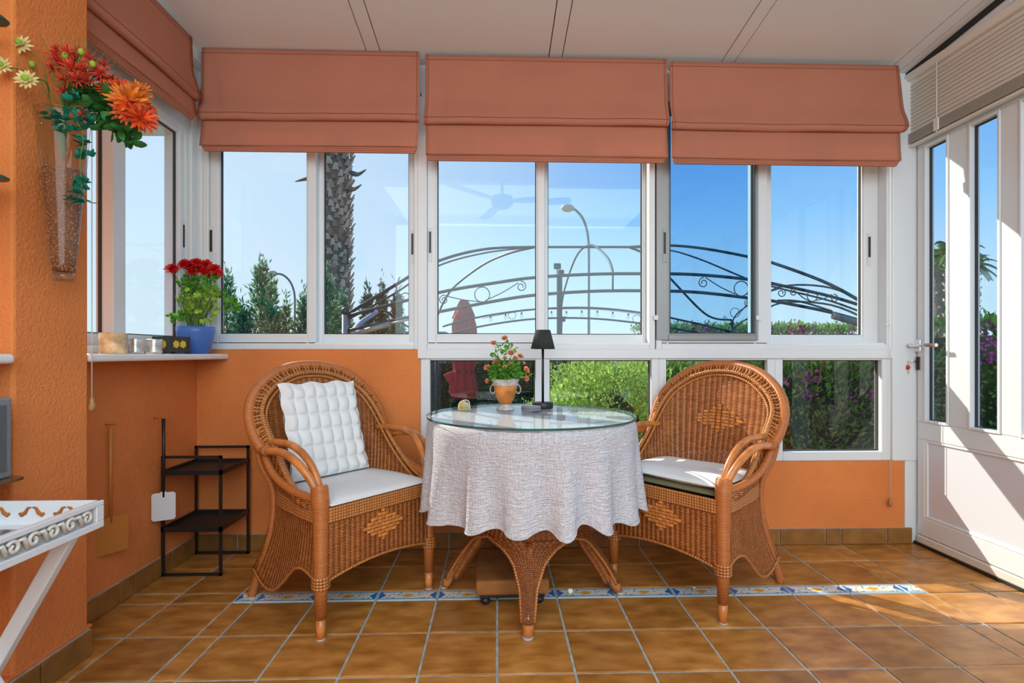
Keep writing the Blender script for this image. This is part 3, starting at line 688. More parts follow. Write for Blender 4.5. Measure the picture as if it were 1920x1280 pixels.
    diamond('diamond_inlay', lambda x, z: Vector((x, -.014, .345+z)), Vector((0, -1, 0)), 5, 4, .0165, .0135)
    def bk(x, z):
        v = (.70+z-.43)/.488; i = round((.5+x/1.02)*96); p = Vector(panel(i/96, v)); return p
    diamond('diamond_inlay', bk, Vector((0, -1, .12)).normalized(), 5, 4, .0175, .0145)
    return t
M['inlay'] = mat('flat_cane_strip', (.66, .25, .06), .38, island=.22)
chL = make_chair((-.452, 1.998, 0), math.radians(49.3), 'wicker armchair left of the round table, with a tufted back cushion')
chR = make_chair((.680, 2.064, 0), math.radians(-50.3), 'wicker armchair right of the round table, without a back cushion')

def seat_cushion(ch, name, label, z, th_, w, y0, y1, m, sag=0, cat='cushion', droop=0):
    t = thing(name, label, cat, ch.location+Vector((0, 0, 0)), ch.rotation_euler.z)
    t.location.z = z
    def shape(u, v, s):
        x = (u*2-1); y = (v*2-1)
        k = 1-.06*(abs(x)**6)*(abs(y)**6)
        e = (1-abs(x)**5)*(1-abs(y)**5); X = x*w/2*k*(1-.10*max(0, y)**2); Y = lerp(y0, y1, v)
        hz = th_/2*(max(0, e)**.38)
        return Vector((X, Y, th_/2+s*hz+sag*math.sin(u*7+v*3)*e+sag*.8*math.sin(v*9-u*2)*e-droop*max(0, -y-.75)*4*.25))
    q = MB(); q.grid(lambda u, v: shape(u, v, 1), 28, 28); q.grid(lambda u, v: shape(u, v, -1), 28, 28)
    build(q, 'cushion_cover', m, t)
    edge = []
    for (a, b) in [(i/16, 0) for i in range(16)]+[(1, i/16) for i in range(16)]+[(1-i/16, 1) for i in range(16)]+[(0, 1-i/16) for i in range(16)]: edge.append(shape(a, b, 0))
    build(MB().tube(edge, .0035, 6, closed=True), 'piping', m, t)
    return t
seat_cushion(chL, 'seat_cushion', 'flat white seat cushion on the left wicker armchair', .452, .030, .47, -.022, .375, 'cushion', .002, droop=.004)
seat_cushion(chR, 'under_cushion', 'thin olive green pad beneath the white cushion of the right armchair', .446, .036, .455, .012, .36, 'olive', .0)
seat_cushion(chR, 'seat_cushion', 'rumpled white seat cushion on the right wicker armchair, lit by sun', .482, .034, .46, .002, .365, 'cushion', .0045)
# tufted back cushion
a_ = chL; t = thing('back_cushion', 'white tufted back cushion leaning on the left wicker armchair', 'cushion', a_.location, a_.rotation_euler.z); t.location.z = .49
def tuft(u, v, s):
    n = 7; m = 6
    px = abs(math.sin(PI*u*n))**.55; pz = abs(math.sin(PI*v*m))**.55
    e = min(1, min(u, 1-u)*14)*min(1, min(v, 1-v)*14)
    th2 = .010*e+.017*px*pz*(e**.3)
    W = .185*(1-.03*math.sin(PI*v))+.004*math.sin(v*25+s)
    tilt = .118
    return Vector((lerp(-W, W*.93, u)-.008+.02*(.5-v)*0, .305+tilt*v+(-s)*th2+.03*math.sin(PI*v)*0-.02*(1-(2*u-1)**2)*0, v*.385+.005*math.sin(u*19)*(v > .9)))
q = MB(); q.grid(lambda u, v: tuft(u, v, 1), 84, 72); q.grid(lambda u, v: tuft(u, v, -1), 42, 36)
build(q, 'cushion_cover', 'cushion', t)

# ------------------------------------------------------------------ round table
TX, TY = .145, 2.16
tb = thing('round_table', 'round wicker table on a four legged woven pedestal', 'table', (TX, TY, 0))
def rp_(z):
    K = [(0, .372), (.07, .345), (.14, .305), (.207, .262), (.275, .232), (.35, .215), (.45, .212), (.72, .25)]
    for (a, ra), (b, rb) in zip(K, K[1:]):
        if z <= b: f = (z-a)/(b-a); return ra+(rb-ra)*f
    return .25
def hw_(z):
    K = [(0, .018), (.03, .019), (.072, .024), (.14, .031), (.207, .056), (.235, .078), (.26, .110), (.28, .175)]
    for (a, ra), (b, rb) in zip(K, K[1:]):
        if z <= b: f = (z-a)/(b-a); return ra+(rb-ra)*f
    return .2
RZ = math.radians(-5.5)
for k in range(4):
    a0 = -PI/2+k*PI/2+RZ; er = Vector((math.cos(a0), math.sin(a0), 0)); et = Vector((-math.sin(a0), math.cos(a0), 0))
    def leg(u, v, er=er, et=et):
        z = lerp(.045, .29, v); R_ = rp_(z); h = min(hw_(z), R_*.785); s = (u*2-1)*h/R_
        if v > .85: s = (u*2-1)*min(PI/4, h/R_)
        p = er*(R_*math.cos(s))+et*(R_*math.sin(s)); bul = .016*(1-(u*2-1)**2)*(1-v)
        p += er*bul; p.z = z; return p
    q = MB().grid(leg, 14, 30, uvf=lambda u, v: (u*.3, lerp(.045, .29, v)))
    q.tube([er*(rp_(z)-.030)+Vector((0, 0, z)) for z in [.05+.02*i for i in range(12)]], [.020+.0012*i for i in range(12)], 12)
    L = build(q, 'leg', 'wicker', tb, solid=.008)
    q = MB()
    for u in (0, 1): q.tube([leg(u, j/30) for j in range(31)], .0065, 6)
    build(q, 'edge_braid', 'braid', L)
    pf = [er*(rp_(z)-.004)+Vector((0, 0, z)) for z in (0.006, .03, .06, .09)]
    build(MB().tube(pf, [.0185, .021, .022, .018], 12), 'foot', 'rattan', L)
    build(MB().lathe([(.019, 0), (.0195, .008)], tuple(er*rp_(0.006)), 12), 'foot_cap', 'cap', L)
def body(u, v):
    an = 2*PI*u+RZ-PI/2; z = lerp(.285, .71, v); R_ = rp_(z)
    return Vector((math.cos(an)*R_, math.sin(an)*R_, z))
build(MB().grid(body, 64, 24, cu=True, uvf=lambda u, v: (u*1.4, lerp(.285, .71, v))), 'pedestal', 'wicker', tb, solid=.006)
build(MB().lathe([(.0, .712), (.425, .712), (.425, .735), (0, .735)], n=72), 'tabletop', 'rattan', tb)
# cloth
cl2 = mat('crinkled_white_cotton', (.79, .83, .90), .9, spec=.1)
def crinkle(m):
    t = m.node_tree; b = t.nodes['Principled BSDF']; tc = N(t, 'ShaderNodeTexCoord')
    outs = []
    for (sx, sy, rot, s) in ((1, 6, 0, 26), (6, 1, .8, 30), (1, 5, -.7, 34)):
        mp = N(t, 'ShaderNodeMapping'); mp.inputs['Scale'].default_value = (sx, sy, 1); mp.inputs['Rotation'].default_value = (0, 0, rot)
        n = N(t, 'ShaderNodeTexNoise'); n.inputs['Scale'].default_value = s; n.inputs['Detail'].default_value = 4; n.inputs['Distortion'].default_value = 1.2
        t.links.new(tc.outputs['UV'], mp.inputs[0]); t.links.new(mp.outputs[0], n.inputs['Vector']); outs.append(n.outputs['Fac'])
    a = N(t, 'ShaderNodeMath', operation='ADD'); t.links.new(outs[0], a.inputs[0]); t.links.new(outs[1], a.inputs[1])
    a2 = N(t, 'ShaderNodeMath', operation='ADD'); t.links.new(a.outputs[0], a2.inputs[0]); t.links.new(outs[2], a2.inputs[1])
    bp = N(t, 'ShaderNodeBump'); bp.inputs['Strength'].default_value = 1.0; bp.inputs['Distance'].default_value = .008
    t.links.new(a2.outputs[0], bp.inputs['Height']); t.links.new(bp.outputs[0], b.inputs['Normal'])
crinkle(cl2)
tc_ = thing('tablecloth', 'crinkled white tablecloth hanging in folds over the round table', 'tablecloth', (TX, TY, .385))
rr = random.Random(5)
NF = 17; ph = [rr.uniform(-.5, .5) for _ in range(NF)]; am = [rr.uniform(.5, 1.2) for _ in range(NF)]
def fold(u):
    x = u*NF; i = int(x) % NF; f = x-int(x); a0 = am[i]; a1 = am[(i+1) % NF]
    q_ = math.sin(2*PI*(x+lerp(ph[i], ph[(i+1) % NF], f*f*(3-2*f))*.35)); return (lerp(a0, a1, f*f*(3-2*f)))*math.copysign(abs(q_)**.75, q_)
def clothf(u, v):
    an = 2*PI*u
    g = min(1, max(0, (v-.06)/.94)); w_ = fold(u)*(g**.9)
    R_ = .428+.006*min(1, v*12)+.014*g+.030*w_*(.55+.45*g)
    an2 = an+.018*g*math.cos(NF*an+1)*g
    z = .350-.352*v-.012*w_*g*g+(.006*math.sin(NF*an*.5+2)+.005*math.sin(an*3))*g
    if v < .04: R_ -= .006*(1-v/.04)**2
    return Vector((R_*math.cos(an2), R_*math.sin(an2), z))
build(MB().grid(clothf, 360, 36, cu=True, uvf=lambda u, v: (u*2.8, v*.36)), 'cloth_skirt', cl2, tc_, solid=.003)
q = MB().lathe([(0, .3525), (.2, .3525), (.4, .3525), (.420, .3525), (.4235, .351), (.424, .347)], n=96)
q.uv = [[(q.v[i][0], q.v[i][1]) for i in f_] for f_ in q.f]; build(q, 'cloth_top', cl2, tc_)
build(MB().tube([clothf(i/360, 1)+Vector((0, 0, .003)) for i in range(360)], .0038, 5, closed=True), 'hem', cl2, tc_)
# glass top
gt = MB(); n = 120
gt.lathe([(0, 0), (.436, 0)], n=n, mi=0, sm=False); gt.lathe([(.436, 0), (.437, .002), (.437, .006), (.436, .008)], n=n, mi=1); gt.lathe([(.436, .008), (0, .008)], n=n, mi=0, sm=False)
g = MB(); g.grid(lambda u, v: ((.436 if v else 0)*math.cos(2*PI*u), (.436 if v else 0)*math.sin(2*PI*u), 0), n, 1, cu=True, sm=False)
g.grid(lambda u, v: ((0 if v else .436)*math.cos(2*PI*u), (0 if v else .436)*math.sin(2*PI*u), .008), n, 1, cu=True, sm=False)
b0 = len(g.f)
g.grid(lambda u, v: (.4365*math.cos(2*PI*u), .4365*math.sin(2*PI*u), .008*v), n, 1, cu=True, mi=1)
g.v = [(p[0]+TX, p[1]+TY, p[2]+.7385) for p in g.v]
tag(build(g, 'glass_tabletop', ['glass_top', 'glass_edge']), 'round clear glass sheet with green edge lying on the tablecloth', 'tabletop')
ZG = .7470
# lamp
lm = thing('table_lamp', 'black table lamp with a pleated shade on the glass tabletop', 'lamp', (.215, 2.37, ZG))
build(MB().lathe([(.046, 0), (.048, .003), (.048, .024), (.045, .028), (.008, .029)], n=36), 'base', 'black', lm)
build(MB().tube([(0, 0, .028), (0, 0, .30)], .0058, 10), 'pole', 'black', lm)
M['shade'] = mat('charcoal_pleated_fabric', (.035, .045, .045), .8, trans=.15)
pl = lambda a, z: 1+.018*math.sin(a*44)
build(MB().lathe([(.055, .276), (.034, .362)], n=264, fr=pl), 'lamp_shade', 'shade', lm, solid=.001)
for (r_, z) in ((.055, .276), (.034, .362)): build(MB().tube([(r_*math.cos(a), r_*math.sin(a), z) for a in [i*PI/20 for i in range(40)]], .0015, 5, closed=True), 'shade_trim', 'black', lm)
# coasters
M['slate'] = mat('grey_coaster', (.22, .23, .27), .6)
for k in range(2):
    tag(build(MB().lathe([(0, 0), (.043, 0), (.045, .002), (.045, .007), (.043, .009), (0, .009)], (.155, 2.285, ZG+k*.0095), 32), 'coaster', 'slate'), ('upper' if k else 'lower')+' round grey coaster of the stack beside the black table lamp', 'coaster', 'coasters on the glass tabletop')
tag(build(MB().lathe([(0, 0), (.018, 0), (.022, .010), (.0205, .010), (.017, .002), (0, .002)], (.335, 2.21, ZG), 24), 'glass_dish', 'glass_clear'), 'small clear glass dish lying on the right half of the tabletop', 'dish')
# yellow ribbed ornament at the back left edge of the table
yo = thing('ribbed_ornament', 'yellow ribbed fan shaped ornament standing at the back left edge of the tabletop', 'ornament', (-.148, 2.33, ZG), .15)
M['yel'] = mat('amber_glaze', (.70, .36, .02), .25); M['olv'] = mat('olive_cream_glaze', (.52, .50, .28), .3)
yo.scale = (.72, .72, .72)
q = MB()
for i in range(7):
    x = -.026+i*.0095; hgt = .030+.024*math.sin(PI*(i+1.6)/8.2)
    seg = build(MB().lathe([(.0052, 0), (.0054, hgt*.8), (.004, hgt*.96), (.0005, hgt)], (x, 0, 0), 10), 'rib', 'yel' if i < 2 else 'olv', yo)
build(MB().tube(spl([(-.034, 0, 0), (-.033, 0, .03), (-.018, 0, .050), (.012, 0, .059), (.032, 0, .045), (.037, 0, 0)], 16), .0035, 7), 'arched_rim', mat('pale_rim', (.70, .70, .6), .2), yo)
build(MB().box(-.036, .038, -.008, .008, 0, .004), 'base', 'olv', yo)
# low stool on castors under the table
stl = thing('footstool', 'low brown fabric footstool on black castors under the table', 'stool', (.06, 2.165, 0), math.radians(1.5))
M['brownfab'] = mat('tan_velvet', (.30, .125, .030), .75, noise=.25, nscale=9, bump=.2, bscale=30)
build(MB().box(-.146, .146, -.15, .15, .045, .105), 'padded_top', 'brownfab', stl, bevel=.012, segs=3)
build(MB().box(-.13, .13, -.13, .13, .030, .046), 'base_board', 'black', stl)
for sx in (-1, 1):
    for sy in (-1, 1): build(MB().ball((sx*.108, sy*.118, .0165), .0165, 10, 8, (1.2, 1.2, 1)), 'castor', 'black', stl)

# ------------------------------------------------------------------ black shelf rack
rk = thing('shelf_rack', 'two tier black metal shelf rack in the left corner of the room', 'rack', (-1.375, 2.47, 0))
x0, x1, y0, y1 = -.125, .130, -.125, .130; b = .0055
def bar(q, p, r_):
    lo = [min(p[i], r_[i])-b for i in range(3)]; hi = [max(p[i], r_[i])+b for i in range(3)]; q.box(lo[0], hi[0], lo[1], hi[1], lo[2], hi[2])
for y in (y0, y1):
    q = MB(); bar(q, (x0, y, b), (x0, y, .535)); bar(q, (x1, y, b), (x1, y, .535)); bar(q, (x0, y, .535), (x1, y, .535)); bar(q, (x0, y, b), (x1, y, b))
    build(q, 'end_frame', 'black', rk)
M['mesh'] = mat('black_perforated_sheet', (.02, .022, .02), .5, bump=.3, bscale=200)
for z in (.215, .470):
    s = build(MB().box(x0, x1, y0, y1, z-.012, z-.008), 'shelf', 'mesh', rk)
    q = MB(); q.box(x0-b, x1+b, y0-b, y0+b, z-.016, z+.006); q.box(x0-b, x1+b, y1-b, y1+b, z-.016, z+.006); q.box(x0-b, x0+b, y0, y1, z-.016, z+.006); q.box(x1-b, x1+b, y0, y1, z-.016, z+.006)
    build(q, 'shelf_rim', 'black', s)
# ------------------------------------------------------------------ fly swatters on the left wall
def swatter(label, y, ztop, zhead, zbot, hm, bm, yaw, hw, x=XL+.022):
    t = thing('fly_swatter', label, 'fly swatter', (x, y, zbot), yaw, group='fly swatters hung on the left wall')
    build(MB().tube([(0, 0, ztop-zbot), (0, 0, (ztop+zhead)/2-zbot), (0, 0, zhead-zbot-.02)], [.0075, .0065, .0055], 8), 'handle', hm, t)
    h = zhead-zbot
    pts = []
    for (cx, cz, a0) in ((hw-.012, .012, -90), (hw-.012, h-.012, 0), (-hw+.012, h-.012, 90), (-hw+.012, .012, 180)):
        for k in range(5): a = math.radians(a0+k*22.5); pts.append((cx+.012*math.cos(a), cz+.012*math.sin(a)))
    build(MB().poly(pts, -.002, .002, 'y'), 'paddle', bm, t, bevel=.001)
    build(MB().box(-.012, .012, -.004, .004, h-.022, h+.004), 'socket', bm, t)
    return t
M['wplastic'] = mat('white_plastic', (.72, .76, .80), .3)
M['oplastic'] = mat('orange_brown_plastic', (.52, .20, .035), .45)
swatter('fly swatter with black handle and white square paddle hung beside the black rack', 2.31, .712, .385, .262, 'black', 'wplastic', math.radians(28), .045, XL+.045)
swatter('orange brown fly swatter hung low on the left wall near the column', 2.03, .715, .365, .225, 'oplastic', 'oplastic', math.radians(62), .062)
for (y, z) in ((2.31, .715), (2.03, .725)):
    tag(build(MB().tube([(XL, y, z), (XL+.045, y, z), (XL+.05, y, z+.012)], .0025, 6), 'wall_hook', 'oplastic'), 'small wall hook holding the '+('black handled' if y > 2.2 else 'orange brown')+' fly swatter', 'hook')
# ------------------------------------------------------------------ blind cords
def cord(label, x, y, z0, z1, dark=False):
    t = thing('pull_cord', label, 'cord', (x, y, z0-.045)); m = 'wood'
    build(MB().tube([(0, 0, .04), (.0, 0, z1-z0+.045)], .0016, 6), 'cord', 'cord', t)
    build(MB().lathe([(.003, .048), (.006, .044), (.007, .036), (.011, .018), (.011, .008), (.006, .001), (.002, 0)], n=14), 'acorn', m, t)
cord('white blind cord with a wooden acorn beside the orange column', -1.354, 1.752, .852, 1.99)
cord('thin blind cord with a wooden acorn near the white door', 2.062, 2.615, .245, 2.10)
tag(build(MB().tube([(2.05, 2.632, 1.155), (2.058, 2.622, 1.15), (2.062, 2.618, 1.155), (2.066, 2.622, 1.150), (2.078, 2.632, 1.152)], .002, 6), 'cord_hook', 'cord'), 'tiny white cord hook on the frame beside the blind cord', 'hook')
# ------------------------------------------------------------------ white tray table
tr = thing('tray_table', 'white carved tray on folding legs at the left edge of the photo', 'tray table', (-1.10, 1.15, 0))
Xr_, Yf, Yn, Xl_ = -1.005, 1.335, .86, -1.46; zt_, zb_ = .628, .560
def scroll(cx, cz, r0, turns, sgn=1, n=16, st=0): return [(cx+sgn*r0*(1-.75*k/n)*math.cos(st+turns*2*PI*k/n), cz+r0*(1-.75*k/n)*math.sin(st+turns*2*PI*k/n)) for k in range(n+1)]
for (x, nm) in ((Xr_, 'side_rail'), (Xl_+.01, 'side_rail')):
    r_ = build(MB().box(x-.012, x+.004, Yn, Yf, zt_-.013, zt_).box(x-.012, x+.004, Yn, Yf, zb_, zb_+.017).box(x-.012, x+.004, Yf-.024, Yf, zb_+.017, zt_-.013).box(x-.012, x+.004, Yn, Yn+.024, zb_+.017, zt_-.013), nm, 'white', tr, world=True, bevel=.002)
    if x == Xr_:
        q = MB(); build(MB().box(x-.009, x-.005, Yn+.02, Yf-.02, zb_+.012, zt_-.008), 'back_strip', mat('recess_grey', (.42, .44, .42), .7), r_, world=True)
        for k in range(9):
            yc = Yf-.05-k*.048; zc = (zt_+zb_)/2+.002
            q.tube([(x+.0, a, c) for a, c in scroll(yc, zc, .0155, 1.15, 1 if k % 2 else -1, st=.5)], .0045, 6)
            q.tube([(x+.0, yc-.014, zc-.012), (x+.001, yc-.026, zc+.012), (x, yc-.040, zc+.010)], [.005, .0055, .003], 6)
        build(q, 'scroll_carving', mat('carved_ivory', (.72, .72, .66), .5), r_, world=True)
for (y, nm) in ((Yf, 'end_rail'), (Yn, 'end_rail')):
    r_ = build(MB().box(Xl_, Xr_, y-.010, y, zb_, zt_), nm, 'white', tr, world=True, bevel=.002)
    if y == Yf:
        cut = mat('cutout_orange_shade', (.40, .13, .03), .9)
        for k in range(4):
            for s in (-1, 1):
                cx = Xr_-.075-.006-k*.085-.022*s
                q = MB(); q.tube([(cx-s*.0+s*dx, y-.0105, .607+dz) for dx, dz in ((.020, .006), (.012, .004), (.005, -.008), (-.003, -.013), (-.009, -.009))], [.002, .0035, .005, .0055, .003], 6)
                build(q, 'cutout', cut, r_, world=True)
build(MB().box(Xl_, Xr_, Yn, Yf, zb_, zb_+.010), 'tray_bottom', 'white', tr, world=True)
build(MB().box(Xl_+.03, Xr_-.05, Yn+.03, Yf-.06, zb_+.010, zb_+.014), 'tray_mirror', mat('dark_grey_glass', (.10, .11, .12), .15), tr, world=True)
def legbar(y, xa, za, xb, zb2):
    A = Vector((xa, y, za)); Bv = Vector((xb, y, zb2)); dd = (Bv-A); L = dd.length/2
    build(MB().obox((A+Bv)/2, dd.normalized(), (0, 1, 0), dd.normalized().cross(Vector((0, 1, 0))), L, .012, .017), 'leg', 'white', tr, world=True, bevel=.003)
legbar(1.27, -1.035, .560, -1.345, .006); legbar(1.242, -1.40, .560, -1.06, .006)
legbar(.90, -1.035, .560, -1.345, .006); legbar(.93, -1.40, .560, -1.06, .006)
# ------------------------------------------------------------------ niche shelves at the left edge
struct(build(MB().box(-1.50, -1.335, .7, 1.462, .972, 1.0), 'trim_13', 'marble', bevel=.010, segs=3))
for z, xx, lab in ((.665, -1.275, 'brown tinted glass shelf below the marble shelf at the left edge'), (1.472, -1.312, 'glass shelf at middle height on the left wall'), (1.895, -1.312, 'topmost glass shelf on the left wall')):
    tag(build(MB().poly([(-1.47, .8), (xx, .8), (xx, 1.40), (xx-.006, 1.425), (xx-.024, 1.435), (-1.47, 1.435)], z-.005, z+.003, 'z'), 'glass_shelf', ['glass_edge'] if z > 1 else [mat('brown_glass', (.16, .07, .03), .12)], bevel=.001), lab, 'shelf', 'glass shelves on the left wall')
gb = thing('speaker_box', 'grey rectangular box standing on the brown glass shelf at the left edge', 'box', (-1.347, 1.29, .668))
build(MB().box(-.05, .040, -.12, .13, 0, .215), 'housing', mat('grey_plastic', (.20, .23, .25), .4), gb, bevel=.006)
build(MB().box(.040, .043, -.10, .11, .02, .195), 'front_panel', mat('dark_grey_cloth', (.10, .12, .13), .8), gb)
# ceiling fan (seen only as a reflection in the panes)
fn_ = thing('ceiling_fan', 'white three blade ceiling fan reflected in the middle upper window', 'fan', (.05, .85, 2.28))
build(MB().lathe([(.02, .40), (.06, .40), (.05, .36), (.013, .33), (.013, .12), (.09, .10), (.10, .04), (.06, .0), (0, -.01)], n=24), 'motor', 'white', fn_)
for k in range(3):
    a = k*2*PI/3+.25; q = MB().poly([(.10, -.03), (.2, -.055), (.58, -.07), (.62, -.03), (.62, .03), (.58, .06), (.2, .045), (.10, .03)], .055, .063, 'z')
    q.xf(lambda p, a=a: (p.x*math.cos(a)-p.y*math.sin(a), p.x*math.sin(a)+p.y*math.cos(a), p.z+.15*p.y)); build(q, 'blade', 'white', fn_, bevel=.003)
# ------------------------------------------------------------------ plants, flowers and small things
GR = {}
def green(name, col, isl=.35, rough=.5, trans=.35): GR[name] = mat(name, col, rough, island=isl, trans=trans, spec=.3); return GR[name]
green('leaf_green', (.13, .38, .04)); green('leaf_lime', (.42, .66, .08)); green('leaf_dark', (.04, .19, .04)); green('leaf_teal', (.02, .30, .20), .45); green('stem_green', (.18, .32, .06), .2)
def frame_of(d):
    d = Vector(d).normalized(); a = Vector((0, 0, 1)) if abs(d.z) < .9 else Vector((1, 0, 0)); x = d.cross(a).normalized(); return x, x.cross(d).normalized(), d
def petal(q, c, d, x, L, W, curl=.3, mi=0):
    """one petal or leaf from c along d, width along x, bending along its normal"""
    nrm = x.cross(d).normalized(); b = len(q.v); pr = [(0, .25), (.3, .9), (.65, 1.0), (.9, .5), (1.0, .06)]
    for t, w_ in pr:
        p = c+d*L*t+nrm*(curl*L*t*t)
        for s in (-1, 0, 1): q.v.append(tuple(p+x*W*.5*w_*s+nrm*(.10*W*abs(s))))
    for i in range(4):
        for k in range(2): q.face([b+i*3+k, b+i*3+k+1, b+(i+1)*3+k+1, b+(i+1)*3+k], None, mi, True)
def bloom(q, c, axis, R, rings, rnd, mi=0, core=None):
    """rings: (count, length factor, open angle in degrees, width factor, curl)"""
    x, y, z = frame_of(axis); c = Vector(c)
    for (n, lf, ang, wf, cu) in rings:
        o = rnd.random()*6
        for k in range(n):
            a = o+2*PI*k/n+rnd.uniform(-.08, .08); th = math.radians(ang+rnd.uniform(-7, 7)); rad = x*math.cos(a)+y*math.sin(a)
            d = rad*math.sin(th)+z*math.cos(th); tn = z.cross(rad).normalized()
            petal(q, c+z*R*.02*math.cos(th), d.normalized(), tn, R*lf*rnd.uniform(.88, 1.1), R*wf, cu, mi)
    if core: q.ball(c+z*R*.12, R*.2, 8, 5, mi=core)
def leafbunch(q, c, R, n, L, W, rnd, up=.3, mi=0, sq=(1, 1, 1)):
    for _ in range(n):
        d = Vector((rnd.gauss(0, 1), rnd.gauss(0, 1), rnd.gauss(0, 1))).normalized(); r_ = R*rnd.random()**.45
        p = Vector(c)+Vector((d.x*sq[0], d.y*sq[1], d.z*sq[2]))*r_; dd = (d+Vector((0, 0, up))+Vector((rnd.gauss(0, .4), rnd.gauss(0, .4), rnd.gauss(0, .4)))).normalized()
        x, y, z = frame_of(dd); a = rnd.random()*6; petal(q, p, dd, x*math.cos(a)+y*math.sin(a), L*rnd.uniform(.7, 1.2), W*rnd.uniform(.8, 1.2), .25, mi)
def lobed(q, c, d, x, L, mi=0):                     # ivy or parsley leaf: five short lobes
    for a, s in ((-1.15, .55), (-.6, .8), (0, 1), (.6, .8), (1.15, .55)):
        dd = d*math.cos(a)+x*math.sin(a); xx = x*math.cos(a)-d*math.sin(a); petal(q, c, dd, xx, L*s, L*.42, .12, mi)
rnd = random.Random(11)
# roses in a terracotta urn on the table
ur = thing('rose_plant', 'small potted plant with peach roses in a terracotta and silver urn on the glass tabletop', 'potted plant', (.040, 2.315, ZG))
M['terra'] = mat('glazed_terracotta', (.62, .22, .045), .35, noise=.35, nscale=22)
M['pewter'] = mat('worn_pewter', (.52, .50, .47), .4, noise=.3, nscale=40)
build(MB().lathe([(.040, 0), (.042, .004), (.038, .010), (.026, .016), (.022, .022), (.027, .026)], n=32), 'urn_foot', 'pewter', ur)
build(MB().lathe([(.026, .026), (.036, .045), (.046, .072), (.0525, .100), (.0545, .110)], n=32), 'urn_bowl', 'terra', ur)
build(MB().lathe([(.0545, .109), (.0575, .112), (.0585, .124), (.064, .136), (.066, .138), (.060, .139), (.054, .128), (0, .128)], n=32), 'urn_rim', 'pewter', ur)
for s in (-1, 1):
    h_ = build(MB().tube([(s*(.058+.011*math.sin(a)), -.004, .092+.019*math.cos(a)) for a in [i*PI/10 for i in range(20)]], .0022, 6, closed=True), 'ring_handle', 'pewter', ur)
    build(MB().ball((s*.056, -.004, .114), .005, 8, 5), 'handle_boss', 'pewter', h_)
q = MB()
for k, r_ in enumerate((.019, .013, .006)): q.tube([(.012+r_*a, -math.sqrt(.0505**2-(.012+r_*a)**2)-.0006, .074+r_*.95*b_) for a, b_ in [(0, 1), (1, 0), (0, -1), (-1, 0)] for _ in (0,)], .0011, 4, closed=True)
build(q, 'relief_diamond', 'terra', ur)
build(MB().lathe([(0, .126), (.054, .126)], n=24), 'soil', mat('dark_soil', (.04, .025, .015), .9), ur)
peach = mat('peach_petals', (.95, .43, .20), .6, island=.22, trans=.3)
ros = [(946, 636, .9), (926, 645, .85), (958, 664, 1.05), (974, 669, .9), (932, 682, 1.15), (915, 690, 1.0), (985, 695, 1.0), (984, 710, .95), (916, 714, .8), (946, 689, .6), (957, 683, .6), (966, 673, .8), (947, 672, .6), (982, 682, .5)]
st_ = MB(); soil = Vector((.04, 2.315, ZG+.125))
ROSE = [(4, .6, 8, .8, -.5), (5, .78, 20, .95, -.45), (6, .92, 36, 1.0, -.35), (6, 1.0, 55, 1.0, -.15)]
for (u, v, s) in ros:
    p = atY(u, v, 2.30+rnd.uniform(-.035, .035)); q = MB(); ax = (p-soil).normalized()+Vector((rnd.uniform(-.2, .2), -.65, .15))
    bloom(q, p, ax, .0215*s, ROSE, rnd); build(q, 'rose', peach, ur, world=True, fixn=False)
    mid = soil.lerp(p, .5)+Vector((0, 0, .012)); st_.tube(spl([soil+Vector((rnd.uniform(-.02, .02), 0, 0)), mid, p-ax.normalized()*.004], 7), .0011, 5)
build(st_, 'stems', GR['stem_green'], ur, world=True)
q = MB(); leafbunch(q, soil+Vector((.0, 0, .045)), .068, 250, .022, .014, rnd, .2, sq=(1.1, .8, .75))
for (u, v) in ((950, 656), (962, 652), (938, 650), (928, 668), (930, 662), (941, 664), (950, 646), (968, 690), (990, 704), (921, 700), (952, 660), (956, 650)):
    leafbunch(q, atY(u, v, 2.305), .008, 4, .020, .012, rnd)
lv = build(q, 'foliage', GR['leaf_green'], ur, world=True, fixn=False); lv['kind'] = 'stuff'
# blue bowl with red ranunculus on the sill
SX, SYp = -1.437, 2.487
bp_ = thing('ranunculus_plant', 'red flowering plant with pale green leaves in a blue bowl on the marble sill', 'potted plant', (SX, SYp, 1.0))
M['blue'] = mat('blue_ceramic', (.06, .17, .52), .3)
build(MB().lathe([(.0, 0), (.046, 0), (.052, .003), (.063, .025), (.075, .065), (.081, .105), (.082, .128), (.078, .129), (.075, .11), (0, .108)], n=40), 'bowl', 'blue', bp_)
build(MB().lathe([(0, .109), (.074, .109)], n=24), 'soil', bpy.data.materials['dark_soil'], bp_)
red = mat('red_petals', (.80, .015, .02), .55, island=.3, trans=.25)
so2 = Vector((SX, SYp, 1.11)); st_ = MB(); RAN = [(5, .5, 12, .8, -.3), (7, .7, 30, .7, -.2), (8, .9, 50, .65, -.1), (10, 1.0, 72, .6, .05), (9, 1.02, 92, .55, .1)]
for (u, v, s) in ((322, 504, 1.0), (345, 495, .9), (356, 498, 1.05), (368, 492, .8), (371, 504, 1.0), (386, 496, .9), (388, 508, 1.0), (401, 506, 1.1), (404, 514, 1.0), (362, 508, .9)):
    p = atY(u, v, SYp+rnd.uniform(-.03, .02)); q = MB(); ax = Vector((rnd.uniform(-.4, .4), -.6, .7)); bloom(q, p, ax, .034*s, RAN, rnd); build(q, 'flower', red, bp_, world=True, fixn=False)
    st_.tube(spl([so2+Vector((rnd.uniform(-.03, .03), rnd.uniform(-.02, .02), 0)), so2.lerp(p, .55)+Vector((0, 0, .03)), p], 8), .0018, 5)
